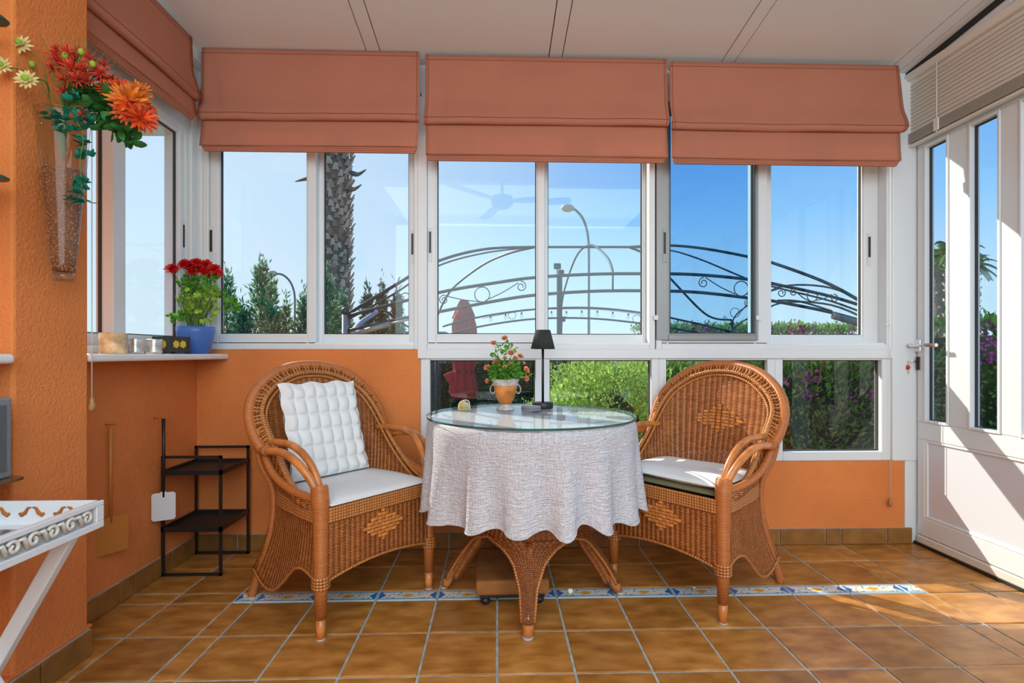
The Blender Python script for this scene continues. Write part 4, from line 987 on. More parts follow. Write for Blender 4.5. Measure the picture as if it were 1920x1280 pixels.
for k in range(34):
    a = rnd.random()*6.28; st_.tube(spl([so2+Vector((.03*math.cos(a), .03*math.sin(a), 0)), so2+Vector((.05*math.cos(a), .04*math.sin(a), .07)), so2+Vector((.095*math.cos(a), .05*math.sin(a), .13+rnd.random()*.05))], 6), .002, 5)
build(st_, 'stems', GR['stem_green'], bp_, world=True)
q = MB()
def lobes(u0, u1, v0, v1, n, L, yr=(-.06, .05)):
    for _ in range(n):
        p = atY(rnd.uniform(u0, u1), rnd.uniform(v0, v1), SYp+rnd.uniform(*yr)); 
        if p.x < XL+.02: p.x = XL+.02+rnd.random()*.05
        d_ = Vector((rnd.gauss(0, .7), rnd.gauss(-.3, .5), rnd.gauss(.35, .6))).normalized(); x, y, z = frame_of(d_); a = rnd.random()*6
        lobed(q, p, d_, x*math.cos(a)+y*math.sin(a), L*rnd.uniform(.7, 1.2))
lobes(325, 412, 545, 590, 130, .026); lobes(345, 400, 575, 604, 18, .022)
lo = build(q, 'pale_leaves', GR['leaf_lime'], bp_, world=True, fixn=False)
q = MB(); lobes(332, 405, 515, 550, 110, .024); lobes(420, 446, 558, 585, 26, .026); lobes(402, 425, 545, 565, 12, .022); lobes(300, 322, 588, 606, 16, .024, (-.12, -.06)); lobes(318, 342, 585, 604, 12, .022)
build(q, 'feathery_leaves', GR['leaf_green'], bp_, world=True, fixn=False)
# glass holders on the sill
bh = thing('candle_holder', 'cream and gold mottled round candle holder at the left end of the sill', 'candle holder', (-1.425, 1.945, 1.0))
M['mott'] = mat('mottled_gold', (.66, .50, .27), .3, noise=.4, nscale=30)
build(MB().lathe([(.0, 0), (.042, 0), (.0435, .003), (.0435, .077), (.040, .077), (.040, .006), (0, .006)], n=40), 'glass_body', 'mott', bh)
build(MB().lathe([(0, .007), (.036, .007), (.036, .035), (0, .035)], n=24), 'candle', mat('cream_wax', (.85, .78, .55), .5), bh)
M['merc'] = mat('mercury_silver', (.62, .62, .60), .22, metal=.8, noise=.35, nscale=45)
for k, (y, r_, h_) in enumerate(((2.055, .0255, .060), (2.165, .0295, .060))):
    g_ = thing('votive_glass', ('smooth' if k == 0 else 'horizontally ribbed')+' silvered votive glass on the sill', 'votive glass', (-1.420, y, 1.0), group='silvered votive glasses on the sill')
    fr = (lambda a, z: 1) if k == 0 else (lambda a, z: 1+.02*math.sin(z*900))
    build(MB().lathe([(.0, 0), (r_*.9, 0), (r_*.95, .003)]+[(r_, .005+i*(h_-.007)/18) for i in range(19)]+[(r_*.93, h_), (r_*.9, .008), (0, .006)], n=32, fr=fr), 'silver_body', 'merc', g_)
    build(MB().tube([(r_*math.cos(a), r_*math.sin(a), h_) for a in [i*PI/14 for i in range(28)]], .0012, 5, closed=True), 'rim', 'glass_clear', g_)
tl = thing('tealight_box', 'square black lantern box with yellow glass panels on the sill', 'lantern', (-1.425, 2.285, 1.0), math.radians(-20))
M['lanternblack'] = mat('lantern_black', (.03, .035, .03), .5); M['yglass'] = mat('yellow_glass', (.62, .45, .02), .25)
for sx in (-1, 1):
    for sy in (-1, 1): build(MB().box(sx*.046-.004, sx*.046+.004, sy*.046-.004, sy*.046+.004, 0, .075), 'corner_post', 'lanternblack', tl)
for z in (.008, .064):
    build(MB().box(-.048, .048, -.048, .048, z, z+.011), 'frame_band', 'lanternblack', tl)
for k in range(4):
    a = k*PI/2; R2 = Matrix.Rotation(a, 3, 'Z')
    pn = build(MB().box(-.042, .042, -.047, -.045, .018, .065).xf(lambda p: R2 @ p), 'side_panel', 'lanternblack', tl)
    for (x, z) in ((-.016, .041), (.016, .041)):
        q = MB(); q.poly([(x+(.016 if i % 2 else .0125)*math.cos(i*PI/6+.2), z+(.018 if i % 2 else .014)*math.sin(i*PI/6+.2)) for i in range(12)], -.0485, -.0468, 'y'); build(q.xf(lambda p: R2 @ p), 'yellow_cutout', 'yglass', pn)
tag(build(MB().poly([(-.034, -.034), (.034, -.034), (.034, .034), (-.034, .034)], 0, .065, 'z').xf(lambda p: (p.x*(.8+2.2*p.z)-1.475, p.y*(.8+2.2*p.z)+2.375, p.z+1.0)), 'planter', mat('dark_green_ceramic', (.03, .13, .14), .3), bevel=.003), 'small dark green square planter behind the black lantern box on the sill', 'planter')
# ------------------------------------------------------------------ wall vase with dried flowers on the column
VX, VY, VZ = -1.296, 1.571, 1.217
wv_ = thing('wall_vase', 'tall conical glass wall vase filled with brown seeds, hung on the orange column', 'vase', (VX, VY, VZ))
M['vglass'] = thin_glass('vase_glass', (.90, .93, .92), refl=.8)
build(MB().lathe([(.0, .0), (.024, .0), (.0265, .006), (.030, .05), (.046, .26), (.058, .40), (.064, .49), (.0665, .50)], n=36), 'glass_cone', 'vglass', wv_)
build(MB().lathe([(0, .002), (.023, .002), (.0255, .012), (.0245, .024), (0, .026)], n=28), 'glass_base', 'glass_clear', wv_)
build(MB().tube([(.0665*math.cos(a), .0665*math.sin(a), .50) for a in [i*PI/18 for i in range(36)]], .0022, 6, closed=True), 'lip', 'glass_clear', wv_)
seedm = mat('brown_seeds', (.42, .17, .07), .6, island=.65)
build(MB().lathe([(0, .030), (.0255, .030), (.030, .08), (.0435, .262), (.049, .330), (0, .338)], n=30), 'seed_core', mat('seed_brown', (.22, .08, .03), .9), wv_)
q = MB()
for _ in range(2600):
    z = rnd.uniform(.03, .335); r_ = lerp(.0262, .0495, (z-.03)/.305); a = rnd.random()*6.28; c = Vector((r_*math.cos(a), r_*math.sin(a), z)); b = len(q.v); s = rnd.uniform(.0016, .0026)
    n_ = Vector((math.cos(a), math.sin(a), 0)); t1 = n_.cross(Vector((0, 0, 1))); ph_ = rnd.random()*3; e1 = t1*math.cos(ph_)+Vector((0, 0, 1))*math.sin(ph_); e2 = n_.cross(e1)
    q.v += [tuple(c+e1*s*1.4), tuple(c+e2*s*.7), tuple(c-e1*s*1.4), tuple(c-e2*s*.7), tuple(c+n_*s*.8)]
    for k in range(4): q.face([b+k, b+(k+1) % 4, b+4])
sd_ = build(q, 'seeds', seedm, wv_, fixn=False); sd_['kind'] = 'stuff'
build(MB().tube([(XC+.001, VY, VZ+.47), (VX-.066, VY, VZ+.475)], .004, 6), 'wall_peg', 'chrome', wv_, world=True)
# the bouquet stands in the vase
bq = thing('flower_bouquet', 'flower bouquet of orange, red and pale yellow blooms in the conical wall vase', 'bouquet', (VX, VY, VZ+.34))
neck = Vector((VX, VY, VZ+.36)); top_ = Vector((VX, VY, VZ+.50)); st_ = MB()
org = mat('orange_petals', (.92, .20, .01), .55, island=.5, trans=.3); org2 = mat('orange_red_petals', (.88, .085, .012), .55, island=.5, trans=.3); rdo = mat('dark_red_petals', (.66, .06, .03), .6, island=.5, trans=.2); yel = mat('pale_yellow_petals', (.86, .78, .36), .6, island=.12, trans=.3)
GER = [(11, .75, 32, .20, .1), (13, .95, 55, .22, .15), (15, 1.05, 76, .22, .15)]
for (u, v, y, s, ax) in ((214, 172, 1.55, 1.15, (.2, -.8, .8)), (244, 190, 1.50, 1.30, (.5, -1, .25)), (208, 155, 1.60, .9, (0, -.5, 1)), (266, 222, 1.50, 1.0, (.9, -.7, .0)), (232, 168, 1.56, .9, (.4, -.6, .6)), (240, 208, 1.49, 1.0, (.4, -1, -.1)), (275, 208, 1.54, .75, (1, -.4, .1)), (262, 172, 1.53, .8, (.6, -.6, .5)), (190, 150, 1.58, .8, (-.2, -.6, .9))):
    p = atY(u, v, y); q = MB(); bloom(q, p, ax, .043*s, GER, rnd); build(q, 'orange_bloom', org if u > 235 and v < 205 or u < 200 else org2, bq, world=True, fixn=False)
    st_.tube(spl([neck, top_+Vector((.02, -.01, .01)), p-Vector(ax).normalized()*.01], 8), .0022, 5)
for (u, v, y, s) in ((115, 118, 1.55, .9), (135, 130, 1.52, 1), (160, 135, 1.55, .9), (105, 104, 1.58, .7), (140, 112, 1.58, .8), (178, 128, 1.56, .8), (120, 150, 1.5, .7), (165, 152, 1.52, .7), (108, 92, 1.57, .5), (155, 215, 1.50, .45), (160, 200, 1.52, .5), (128, 100, 1.54, .8), (150, 98, 1.56, .6), (172, 112, 1.56, .8), (188, 138, 1.55, .8), (146, 150, 1.51, .8), (118, 172, 1.52, .55), (196, 122, 1.57, .6), (98, 128, 1.56, .6)):
    p = atY(u, v, y); q = MB(); bloom(q, p, (rnd.uniform(-.5, .5), -.8, .6), .042*s, [(10, .8, 25, .13, .1), (12, 1, 60, .14, .25), (10, .9, 95, .14, .3)], rnd); build(q, 'red_bloom', rdo, bq, world=True, fixn=False)
    st_.tube(spl([neck, top_, p], 8), .0018, 5)
for (u, v, y, s) in ((38, 83, 1.50, 1), (51, 150, 1.46, 1), (3, 124, 1.44, .9)):
    p = atY(u, v, y); q = MB(); bloom(q, p, (.3, -1, .25), .031*s, [(9, .8, 45, .3, .1), (12, 1, 78, .28, .1)], rnd); build(q, 'yellow_bloom', yel, bq, world=True, fixn=False)
    build(MB().ball(p+Vector((.1, -.45, .1))*.02, .009, 8, 6), 'green_centre', GR['leaf_lime'], bq, world=True)
    st_.tube(spl([neck, top_+Vector((-.03, -.01, .03)), atY((u+100)/2+10, (v+200)/2-22, 1.52), p], 12), .0016, 5)
for (u, v) in ((60, 120), (122, 104), (152, 97), (174, 120)):
    p = atY(u, v, 1.53); build(MB().ball(p, .0085, 8, 6, (1, 1, 1.2)), 'green_bud', GR['leaf_lime'], bq, world=True); st_.tube(spl([neck, top_, p], 8), .0013, 5)
for (u, v) in ((75, 65), (113, 72), (140, 80), (162, 70), (198, 96), (222, 112), (150, 68), (185, 110)):
    st_.tube(spl([neck, top_, atY((u+130)/2, (v+210)/2-10, 1.55), atY(u, v, 1.55)], 12), .0009, 4)
build(st_, 'stems', GR['stem_green'], bq, world=True)
q = MB()
for (u, v, y, r_, n_) in ((205, 205, 1.55, .045, 60), (185, 190, 1.56, .04, 40), (228, 235, 1.53, .035, 40), (170, 175, 1.56, .035, 26), (215, 225, 1.55, .04, 40), (240, 250, 1.53, .012, 6), (240, 268, 1.53, .008, 3)): leafbunch(q, atY(u, v, y), r_, n_, .036, .022, rnd, 0)
build(q, 'dark_leaves', GR['leaf_dark'], bq, world=True, fixn=False)
q = MB()
for (u, v, r_, n_) in ((150, 345, .018, 8), (152, 372, .022, 11), (140, 370, .015, 5), (150, 292, .016, 7), (148, 260, .02, 7), (130, 232, .03, 12), (150, 215, .03, 12), (100, 215, .025, 6), (165, 235, .02, 6), (135, 190, .025, 4)):
    for _ in range(n_):
        p = atY(u, v, 1.515)+Vector((rnd.gauss(0, .5)*r_, rnd.gauss(0, .3)*r_, rnd.gauss(0, .5)*r_)); d_ = Vector((rnd.gauss(0, 1), -.5, rnd.gauss(-.2, .8))).normalized(); x, y_, z = frame_of(d_); lobed(q, p, d_, x, .024)
build(q, 'ivy_leaves', GR['leaf_teal'], bq, world=True, fixn=False)
build(MB().tube(spl([atY(140, 215, 1.51), atY(156, 260, 1.50), atY(150, 300, 1.505), atY(153, 350, 1.51), atY(147, 375, 1.51)], 16), .0013, 5), 'ivy_stem', GR['stem_green'], bq, world=True)
# ------------------------------------------------------------------ garden outside
import numpy as np
npr = np.random.default_rng(3)
GZ = -.9
struct(build(MB().box(-60, 60, 2.80, 90, GZ-.1, GZ), 'ground', mat('garden_ground', (.16, .17, .07), .95, noise=.4, nscale=1.5)))
struct(build(MB().box(-2.6, 2.7, -2.4, 2.80, GZ, -.085), 'foundation', 'orange'))
def cards(P, D, L, W, name, m, parent=None, stuff=True, lab=None, cat=None, grp=None, origin=None):
    """many two-triangle leaves as one mesh: P points, D directions"""
    n = len(P); P = np.asarray(P); D = np.asarray(D); D = D/np.linalg.norm(D, axis=1, keepdims=True)
    r_ = npr.normal(size=(n, 3)); X = np.cross(D, r_); X /= np.linalg.norm(X, axis=1, keepdims=True); Nn = np.cross(X, D)
    L = L*npr.uniform(.6, 1.25, (n, 1)); W = W*npr.uniform(.7, 1.2, (n, 1))
    V = np.stack([P, P+D*L*.5+X*W*.5+Nn*L*.05, P+D*L, P+D*L*.5-X*W*.5+Nn*L*.05], 1).reshape(-1, 3)
    if parent is not None: V = V-np.array(parent.location)
    elif origin is not None: V = V-np.array(origin)
    me = bpy.data.meshes.new(name); me.vertices.add(4*n); me.vertices.foreach_set('co', V.astype(np.float32).ravel())
    me.loops.add(4*n); me.loops.foreach_set('vertex_index', np.arange(4*n, dtype=np.int32)); me.polygons.add(n); me.polygons.foreach_set('loop_start', np.arange(0, 4*n, 4, dtype=np.int32))
    me.update(calc_edges=True); me.materials.append(m); o = bpy.data.objects.new(name, me); C.objects.link(o); o.parent = parent
    if origin is not None and parent is None: o.location = origin
    if stuff and parent is not None: o['kind'] = 'stuff'
    return o
def gmat(name, col, isl=.5, trans=.35): return mat(name, col, .55, island=isl, trans=trans, spec=.25)
HG = gmat('hedge_leaf', (.24, .42, .09)); HB = gmat('bright_leaf', (.42, .62, .14), .45, .45); HD = gmat('deep_leaf', (.07, .20, .06)); CY_ = gmat('cypress_leaf', (.19, .37, .21), .45, .45); CO = gmat('autumn_leaf', (.40, .36, .12), .5)
MAG = gmat('magenta_bract', (.70, .06, .42), .35); BRK = mat('grey_brown_bark', (.30, .24, .18), .9, noise=.4, nscale=14, bump=.5, bscale=20)
def blob(q, c, s, n, seed=0, bump=.18):
    """points on and just under a lumpy ellipsoid or box surface"""
    d_ = npr.normal(size=(n, 3)); d_ /= np.linalg.norm(d_, axis=1, keepdims=True); k = (np.abs(d_)**4).sum(1, keepdims=True)**(-.25)
    ph = d_*7+seed; lump = 1+bump*np.sin(ph[:, :1]*1.3)*np.sin(ph[:, 1:2]*1.7+1)*np.sin(ph[:, 2:]*1.1+2)
    rr_ = npr.uniform(.78, 1.03, (n, 1)); return np.array(c)+d_*k*lump*rr_*np.array(s), d_+npr.normal(scale=.55, size=(n, 3))+np.array([0, 0, .35])
def hedge(name, label, x0, x1, y0, y1, zt, n, m, flowers=0, lf=.055, wf=.03, grp=None, core=True, extra=None):
    c = ((x0+x1)/2, (y0+y1)/2, (zt+GZ)/2); s = ((x1-x0)/2, (y1-y0)/2, (zt-GZ)/2)
    t = thing(name, label, 'hedge', (c[0], c[1], GZ), group=grp)
    P, D = blob(None, c, s, n, seed=x0, bump=.10); cards(P, D, lf, wf, 'foliage', m, t)
    # twigs standing proud of the clipped top
    nt_ = n//8; P2 = np.stack([npr.uniform(x0, x1, nt_), npr.uniform(y0, y1, nt_), zt+npr.normal(0, .03, nt_)-.02], 1); cards(P2, npr.normal(scale=.5, size=(nt_, 3))+np.array([0, 0, 1]), lf*1.5, wf, 'top_shoots', m, t)
    if extra is not None: P, D = blob(None, c, s, n//4, seed=x1); cards(P, D, lf, wf, 'mixed_foliage', extra, t)
    if core: build(MB().box(x0+.16*(x1-x0)*.3, x1-.16*(x1-x0)*.3, y0+(y1-y0)*.2, y1-(y1-y0)*.15, GZ, zt-.14), 'shade_core', mat('hedge_shade', (.015, .03, .012), 1), t, world=True)  # near-black filler: the hedge's inner shade put into its colour
    if flowers:
        P = []; 
        for _ in range(flowers):
            cx, cy, cz = npr.uniform(x0, x1), npr.uniform(y0-.03, lerp(y0, y1, .5)), zt+.02-abs(npr.normal(0, .22))
            if cz < zt-.1: cy = y0-.02
            k = int(npr.integers(8, 22)); P.append(npr.normal(scale=.032, size=(k, 3))+np.array([cx, cy, cz]))
        P = np.concatenate(P); cards(P, npr.normal(size=P.shape), .032, .030, 'magenta_flowers', MAG, t)
    return t
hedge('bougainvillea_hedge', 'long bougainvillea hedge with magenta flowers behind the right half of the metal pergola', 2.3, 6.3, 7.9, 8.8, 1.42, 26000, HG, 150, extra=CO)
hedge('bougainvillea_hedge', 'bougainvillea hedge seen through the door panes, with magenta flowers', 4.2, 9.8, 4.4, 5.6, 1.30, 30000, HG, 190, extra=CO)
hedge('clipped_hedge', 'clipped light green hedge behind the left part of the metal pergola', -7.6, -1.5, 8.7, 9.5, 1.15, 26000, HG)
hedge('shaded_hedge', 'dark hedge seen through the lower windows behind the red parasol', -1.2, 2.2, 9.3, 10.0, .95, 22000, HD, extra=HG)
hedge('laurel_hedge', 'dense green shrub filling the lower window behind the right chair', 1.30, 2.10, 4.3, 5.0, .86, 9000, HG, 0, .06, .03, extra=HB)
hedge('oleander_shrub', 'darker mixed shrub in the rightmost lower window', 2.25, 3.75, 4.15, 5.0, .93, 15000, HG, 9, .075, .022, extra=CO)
# bright rounded bush
bb = thing('round_bush', 'bright green rounded bush in the lower window right of the table lamp', 'bush', (.88, 3.95, GZ))
P, D = blob(None, (.90, 4.05, .0), (.52, .45, .93), 30000, 1, .14); cards(P, D, .036, .017, 'foliage', HB, bb)
P, D = blob(None, (.50, 3.85, -.12), (.30, .30, .80), 13000, 4, .2); cards(P, D, .036, .016, 'lower_foliage', HB, bb)
build(MB().ball((.88, 4.05, -.05), 1, 14, 10, (.38, .32, .75)), 'shade_core', bpy.data.materials['hedge_shade'], bb, world=True)  # near-black filler for the bush, inner shade as colour
# reed fence behind the parasol
rf = thing('reed_fence', 'dark upright reed fence behind the lower left window', 'fence', (-1.35, 9.0, GZ))
rd = mat('weathered_reed', (.10, .095, .075), .9, island=.5)
rm = bpy.data.meshes.new('reed'); qq = MB().tube([(0, 0, 0), (0, 0, 1.78)], .022, 7); rm.from_pydata(qq.v, [], qq.f); rm.materials.append(mat('reed_brown', (.07, .075, .055), .9, noise=.4, nscale=5))
for k in range(14):
    o = bpy.data.objects.new('reed', rm); C.objects.link(o); o.parent = rf; o.location = (-.36+k*.055, random.uniform(-.01, .01), random.uniform(-.08, .02)); o.scale.z = 1
for z in (.4, 1.3): build(MB().box(-.40, .38, .02, .05, z, z+.04), 'wire_rail', 'iron', rf)
# white garden wall and blue grey house beyond
struct(build(MB().box(-14, 14, 12.5, 12.7, GZ, .9), 'garden_wall', mat('garden_wall_white', (.62, .62, .60), .8)))
hs = thing('distant_shed', 'small grey and blue building behind the red parasol', 'building', (-1.62, 11.9, GZ))
build(MB().box(-.40, .42, -.3, .35, 0, 2.32), 'wall', mat('shed_grey', (.32, .38, .44), .7), hs); build(MB().box(-.02, .10, -.32, -.29, 0, 2.30), 'blue_door', mat('shed_blue', (.05, .16, .42), .6), hs); build(MB().box(-.45, .47, -.36, .4, 2.32, 2.40), 'roof', mat('shed_roof', (.22, .25, .28), .7), hs)
# cypresses
def cypress(label, u, vtop, Y, R, n, m=CY_, lean=0):
    p = atY(u, vtop, Y); H = p.z-GZ; t = thing('cypress', label, 'tree', (p.x, Y, GZ), group='cypresses along the left garden edge')
    build(MB().tube([(0, 0, 0), (0, 0, H*.93)], [.05, .008], 6), 'trunk', BRK, t)
    nb = 85; Ps = []; Ds = []
    for k in range(nb):
        h_ = H*(.10+.86*(k/nb)); a = k*2.4+npr.uniform(0, .5); rl = R*(1-(h_/H)**1.5)*npr.uniform(.65, 1.15)+.05
        d_ = np.array([math.cos(a), math.sin(a), .75+.9*h_/H]); d_ /= np.linalg.norm(d_); k2 = max(10, int(n/nb*(rl/R+.25)))
        tt = npr.uniform(.05, 1, (k2, 1)); Pb = np.array([p.x, Y, GZ+h_-.1])+d_*tt*rl*1.25+npr.normal(scale=.035*R/.5, size=(k2, 3))*(1.1-tt); Ps.append(Pb); Ds.append(d_+npr.normal(scale=.4, size=(k2, 3)))
    Ps.append(np.array([p.x, Y, p.z])+npr.normal(scale=(.03, .03, .12), size=(40, 3))-np.array([0, 0, .15])); Ds.append(np.array([0, 0, 1])+npr.normal(scale=.3, size=(40, 3)))
    cards(np.concatenate(Ps), np.concatenate(Ds), .13, .035, 'foliage', m, t)
CL = [('feathery cypress left of the red flowers, partly behind the corner post', 352, 520, 11, .62), ('dark cypress just right of the red flowers on the sill', 425, 506, 10.5, .62), ('tallest feathery cypress in the left window pane', 490, 482, 10, .66), ('second tallest cypress, beside the curved street lamp', 508, 515, 10.6, .5),
      ('low brownish cypress under the small street lamp', 536, 560, 11, .42), ('low cypress in front of the window mullion left of the palm', 570, 545, 10.6, .55), ('bushy cypress covering the foot of the palm trunk', 612, 505, 9.3, .62), ('pale green cypress right of the palm foot', 640, 545, 9.8, .55),
      ('small cypress behind the ball topped pergola post', 690, 540, 10.6, .45), ('cypress between the pergola rails, left one', 716, 533, 10.8, .42), ('cypress between the pergola rails, right one', 745, 540, 10.4, .45), ('low cypress at the far left under the sill window', 455, 570, 9.9, .5)]
for k, (lab, u, v, Y, R) in enumerate(CL): cypress(lab, u, v, Y, R, 4200 if k != 4 else 2600, CY_)
# palm with a shaggy trunk
def palm(label, x, Y, H, r0, nb, fr_n=22, FL=2.2, grp=None, low=False, rnd_=random.Random(4)):
    t = thing('palm_tree', label, 'tree', (x, Y, GZ), group=grp); H0 = H-GZ
    build(MB().lathe([(r0*1.1, 0), (r0, .6)]+[(r0*(1+.06*math.sin(k*1.7)), .6+(H0-.6)*k/16) for k in range(1, 17)], n=18), 'trunk', BRK, t)
    q = MB(); bm_ = mat('palm_boots', (.64, .48, .36), .9, island=.5)
    for k in range(nb):
        h_ = H0*(k+.5)/nb*.985; a = k*2.399+rnd_.uniform(-.2, .2); rr_ = r0*1.02; dr = Vector((math.cos(a), math.sin(a), 0)); c = dr*rr_+Vector((0, 0, h_)); L = rnd_.uniform(.10, .20)*r0/.33
        up_ = (dr*rnd_.uniform(.35, .9)+Vector((0, 0, 1))).normalized(); tn = Vector((0, 0, 1)).cross(dr); b = len(q.v); w_ = rnd_.uniform(.05, .085)*r0/.33
        q.v += [tuple(c-tn*w_), tuple(c+tn*w_), tuple(c+up_*L+tn*w_*.45), tuple(c+up_*L-tn*w_*.45), tuple(c+dr*.05), tuple(c+up_*L+dr*.03)]
        q.face([b, b+1, b+4]); q.face([b+1, b+2, b+5, b+4]); q.face([b, b+4, b+5, b+3]); q.face([b+2, b+3, b+5]); q.face([b, b+3, b+2, b+1])
    o = build(q, 'leaf_bases', bm_, t, fixn=False); o['kind'] = 'stuff'
    fg = gmat('palm_frond_'+str(int(x*10)), (.10, .20, .06), .4)
    for k in range(fr_n):
        a = k*2.4; el_ = lerp(1.2, -.5, k/fr_n); Ps = []; Ds = []; pts = []
        for i in range(13):
            s_ = i/12; z = H0+math.sin(el_)*FL*s_-FL*.55*s_*s_*(1 if el_ > 0 else .7); rad = math.cos(el_)*FL*s_*.85+.05
            pts.append(Vector((math.cos(a)*rad, math.sin(a)*rad, z)))
        q = MB().tube(pts, [.02*(1-.8*i/12)+.004 for i in range(13)], 5)
        for i in range(1, 13):
            for side in (-1, 1):
                for h_ in (0, .5):
                    p = pts[i].lerp(pts[i-1], h_); dd = (pts[i]-pts[i-1]).normalized(); sd2 = dd.cross(Vector((0, 0, 1))).normalized()*side
                    d_ = (dd*.6+sd2+Vector((0, 0, -.35))).normalized(); petal(q, p, d_, dd, FL*.24*(1.1-.55*i/12), .045, .15)
        build(q, 'frond', fg, t, fixn=False)
    return t
pp = atY(627, 600, 12.0)
pm = palm('tall palm with a thick shaggy trunk in the left window pane', pp.x, 12.0, 8.6, .335, 950)
for (u, v, L, dx) in ((600, 330, .55, -1), (655, 322, .40, 1), (648, 350, .38, 1)):
    p = atY(u, v, 11.9); build(MB().tube(spl([p, p+Vector((dx*L*.5, -.05, -.08)), p+Vector((dx*L, -.05, .04 if dx > 0 else -.15))], 8), [.035, .05, .06, .06, .05, .04, .03, .02, .01], 5, flat=.4), 'dead_stub', BRK, pm, world=True)
for (lab, u, vt, Y, r0, H) in (('palm with a leafy crown behind the first door pane, nearest the handle', 1757, 478, 20, .26, 0), ('palm with a ragged trunk crossing the second door pane', 1788, 470, 17, .22, 0), ('slim palm at the left edge of the second door pane', 1826, 495, 22, .2, 0)):
    p = atY(u, vt, Y); palm(lab, p.x, Y, p.z, r0, 130, 16, 1.05, 'palms seen through the door panes')
# street lamps
def street(label, u, vb, Y, arm, vt, r_):
    p = atY(u, vb, Y); tp = atY(u+arm[0][0], arm[0][1], Y); t = thing('street_lamp', label, 'street lamp', (p.x, Y, GZ))
    K = [atY(u+a, b, Y) for a, b in arm][::-1]
    build(MB().tube([(p.x, Y, GZ)]+spl(K, 18), [r_*1.3]+[r_]*19, 8), 'pole', mat('lamp_grey', (.22, .26, .27), .5), t, world=True)
    e = Vector(K[-1]); build(MB().ball(e+Vector((-r_*3.2, 0, .0)), r_*4, 10, 7, (1.35, .8, .8)), 'lamp_head', mat('lamp_head_cream', (.60, .55, .42), .4), t, world=True)
street('tall curved street lamp behind the middle window', 1104, 625, 18, [(-32, 390), (-22, 396), (-10, 412), (-2, 440), (0, 480), (0, 560)], 390, .045)
street('small distant street lamp above the cypresses in the left window', 552, 600, 30, [(-36, 513), (-22, 515), (-8, 528), (0, 550), (1, 580)], 512, .06)
# floodlight post
p = atY(1049, 625, 9); fp = thing('floodlight_post', 'grey post with small floodlights behind the middle window', 'post', (p.x, 9, GZ))
zt2 = atY(1049, 514, 9).z
build(MB().box(p.x-.045, p.x+.045, 8.96, 9.05, GZ, zt2), 'post', 'iron', fp, world=True)
for (du, v_, s_) in ((-4, 499, .055), (3, 510, .045), (5, 598, .05)):
    c = atY(1049+du, v_, 8.93); build(MB().obox(c, (1, 0, 0), (0, .9, -.4), (0, .4, .9), s_*1.1, s_*.5, s_*.8), 'floodlight', 'iron', fp, world=True)
    build(MB().box(c.x-.008, c.x+.008, 8.93, 8.96, c.z-.13, c.z-.02), 'bracket', 'iron', fp, world=True)
# closed red parasol
p = atY(870, 600, 8.5); rpz = thing('garden_parasol', 'closed red garden parasol tied in the middle, outside the left of the middle window', 'parasol', (p.x, 8.5, GZ))
z_ = lambda v: atY(870, v, 8.5).z-GZ
build(MB().tube([(0, 0, 0), (0, 0, z_(565))], .022, 8), 'pole', 'white', rpz)
fb_ = lambda a, z: 1+.16*math.sin(a*8+z*1.5)+.06*math.sin(a*3+z*4)
prof = [(.16, z_(748)), (.21, z_(735)), (.20, z_(720)), (.15, z_(697)), (.17, z_(680)), (.185, z_(660)), (.19, z_(640)), (.18, z_(610)), (.14, z_(590))]
build(MB().lathe(prof, n=64, fr=fb_), 'canopy', mat('red_canvas', (.62, .05, .05), .8, trans=.25), rpz, solid=.004)
build(MB().lathe([(.185, z_(597)), (.15, z_(586)), (.085, z_(568)), (.06, z_(563)), (0, z_(562))], n=48, fr=lambda a, z: 1+.09*math.sin(a*8)), 'top_flap', bpy.data.materials['red_canvas'], rpz, solid=.004)
build(MB().lathe([(.155, z_(699)), (.16, z_(697)), (.155, z_(695))], n=40), 'tie_band', mat('dark_band', (.20, .02, .03), .8), rpz)
build(MB().poly([(-.14, z_(742)), (-.23, z_(722)), (-.34, z_(703)), (-.25, z_(697)), (-.12, z_(694))], -.06, .0, 'y'), 'loose_corner', bpy.data.materials['red_canvas'], rpz, bevel=.02)
# ------------------------------------------------------------------ metal pergola with scrolls
pg = thing('metal_pergola', 'dark wrought metal garden pergola frame with scroll work seen through the windows', 'pergola', (.5, 5.9, GZ))
A0, A1, B0_, B1_ = atY(647, 600, 4.2), atY(1660, 625, 4.2), atY(818, 628, 7.7), atY(1372, 622, 7.7)
def rod(q, pts, r_, n=7): q.tube([Vector(p) for p in pts], r_, n)
def arcpts(K, Y, n=40): return spl([atY(u, v, Y) for u, v in K], n)
def part(name, pts, r_, m='iron', n=7): q = MB(); q.tube(pts, r_, n); return build(q, name, m, pg, world=True)
for (P_, r_) in ((A0, .032), (A1, .030), (B0_, .03), (B1_, .03)):
    zt3 = P_.z+.10 if P_ is not A0 else atY(647, 590, 4.2).z
    po = build(MB().tube([(P_.x, P_.y, GZ), (P_.x, P_.y, zt3)], r_*.8, 12), 'post', 'alu' if P_ is A0 else 'iron', pg, world=True)
    build(MB().ball((P_.x, P_.y, zt3+.03), .032, 14, 10), 'ball_finial', 'iron', po, world=True)
FT = [(655, 588), (765, 548), (820, 545), (930, 530), (1005, 520), (1110, 514), (1215, 513), (1250, 513), (1415, 525), (1460, 534), (1560, 556), (1640, 578)]
FBt = [(655, 598), (740, 578), (820, 585), (930, 564), (1005, 553), (1110, 546), (1215, 545), (1250, 545), (1415, 560), (1460, 566), (1560, 585), (1640, 606)]
FT = [(652, 592), (820, 549), (930, 530), (1005, 520), (1110, 514), (1215, 513), (1310, 515), (1415, 525), (1460, 534), (1560, 556), (1652, 585)]
FBt = [(652, 620), (740, 600), (820, 585), (930, 564), (1005, 553), (1110, 546), (1215, 545), (1310, 548), (1415, 560), (1460, 566), (1560, 586), (1652, 612)]
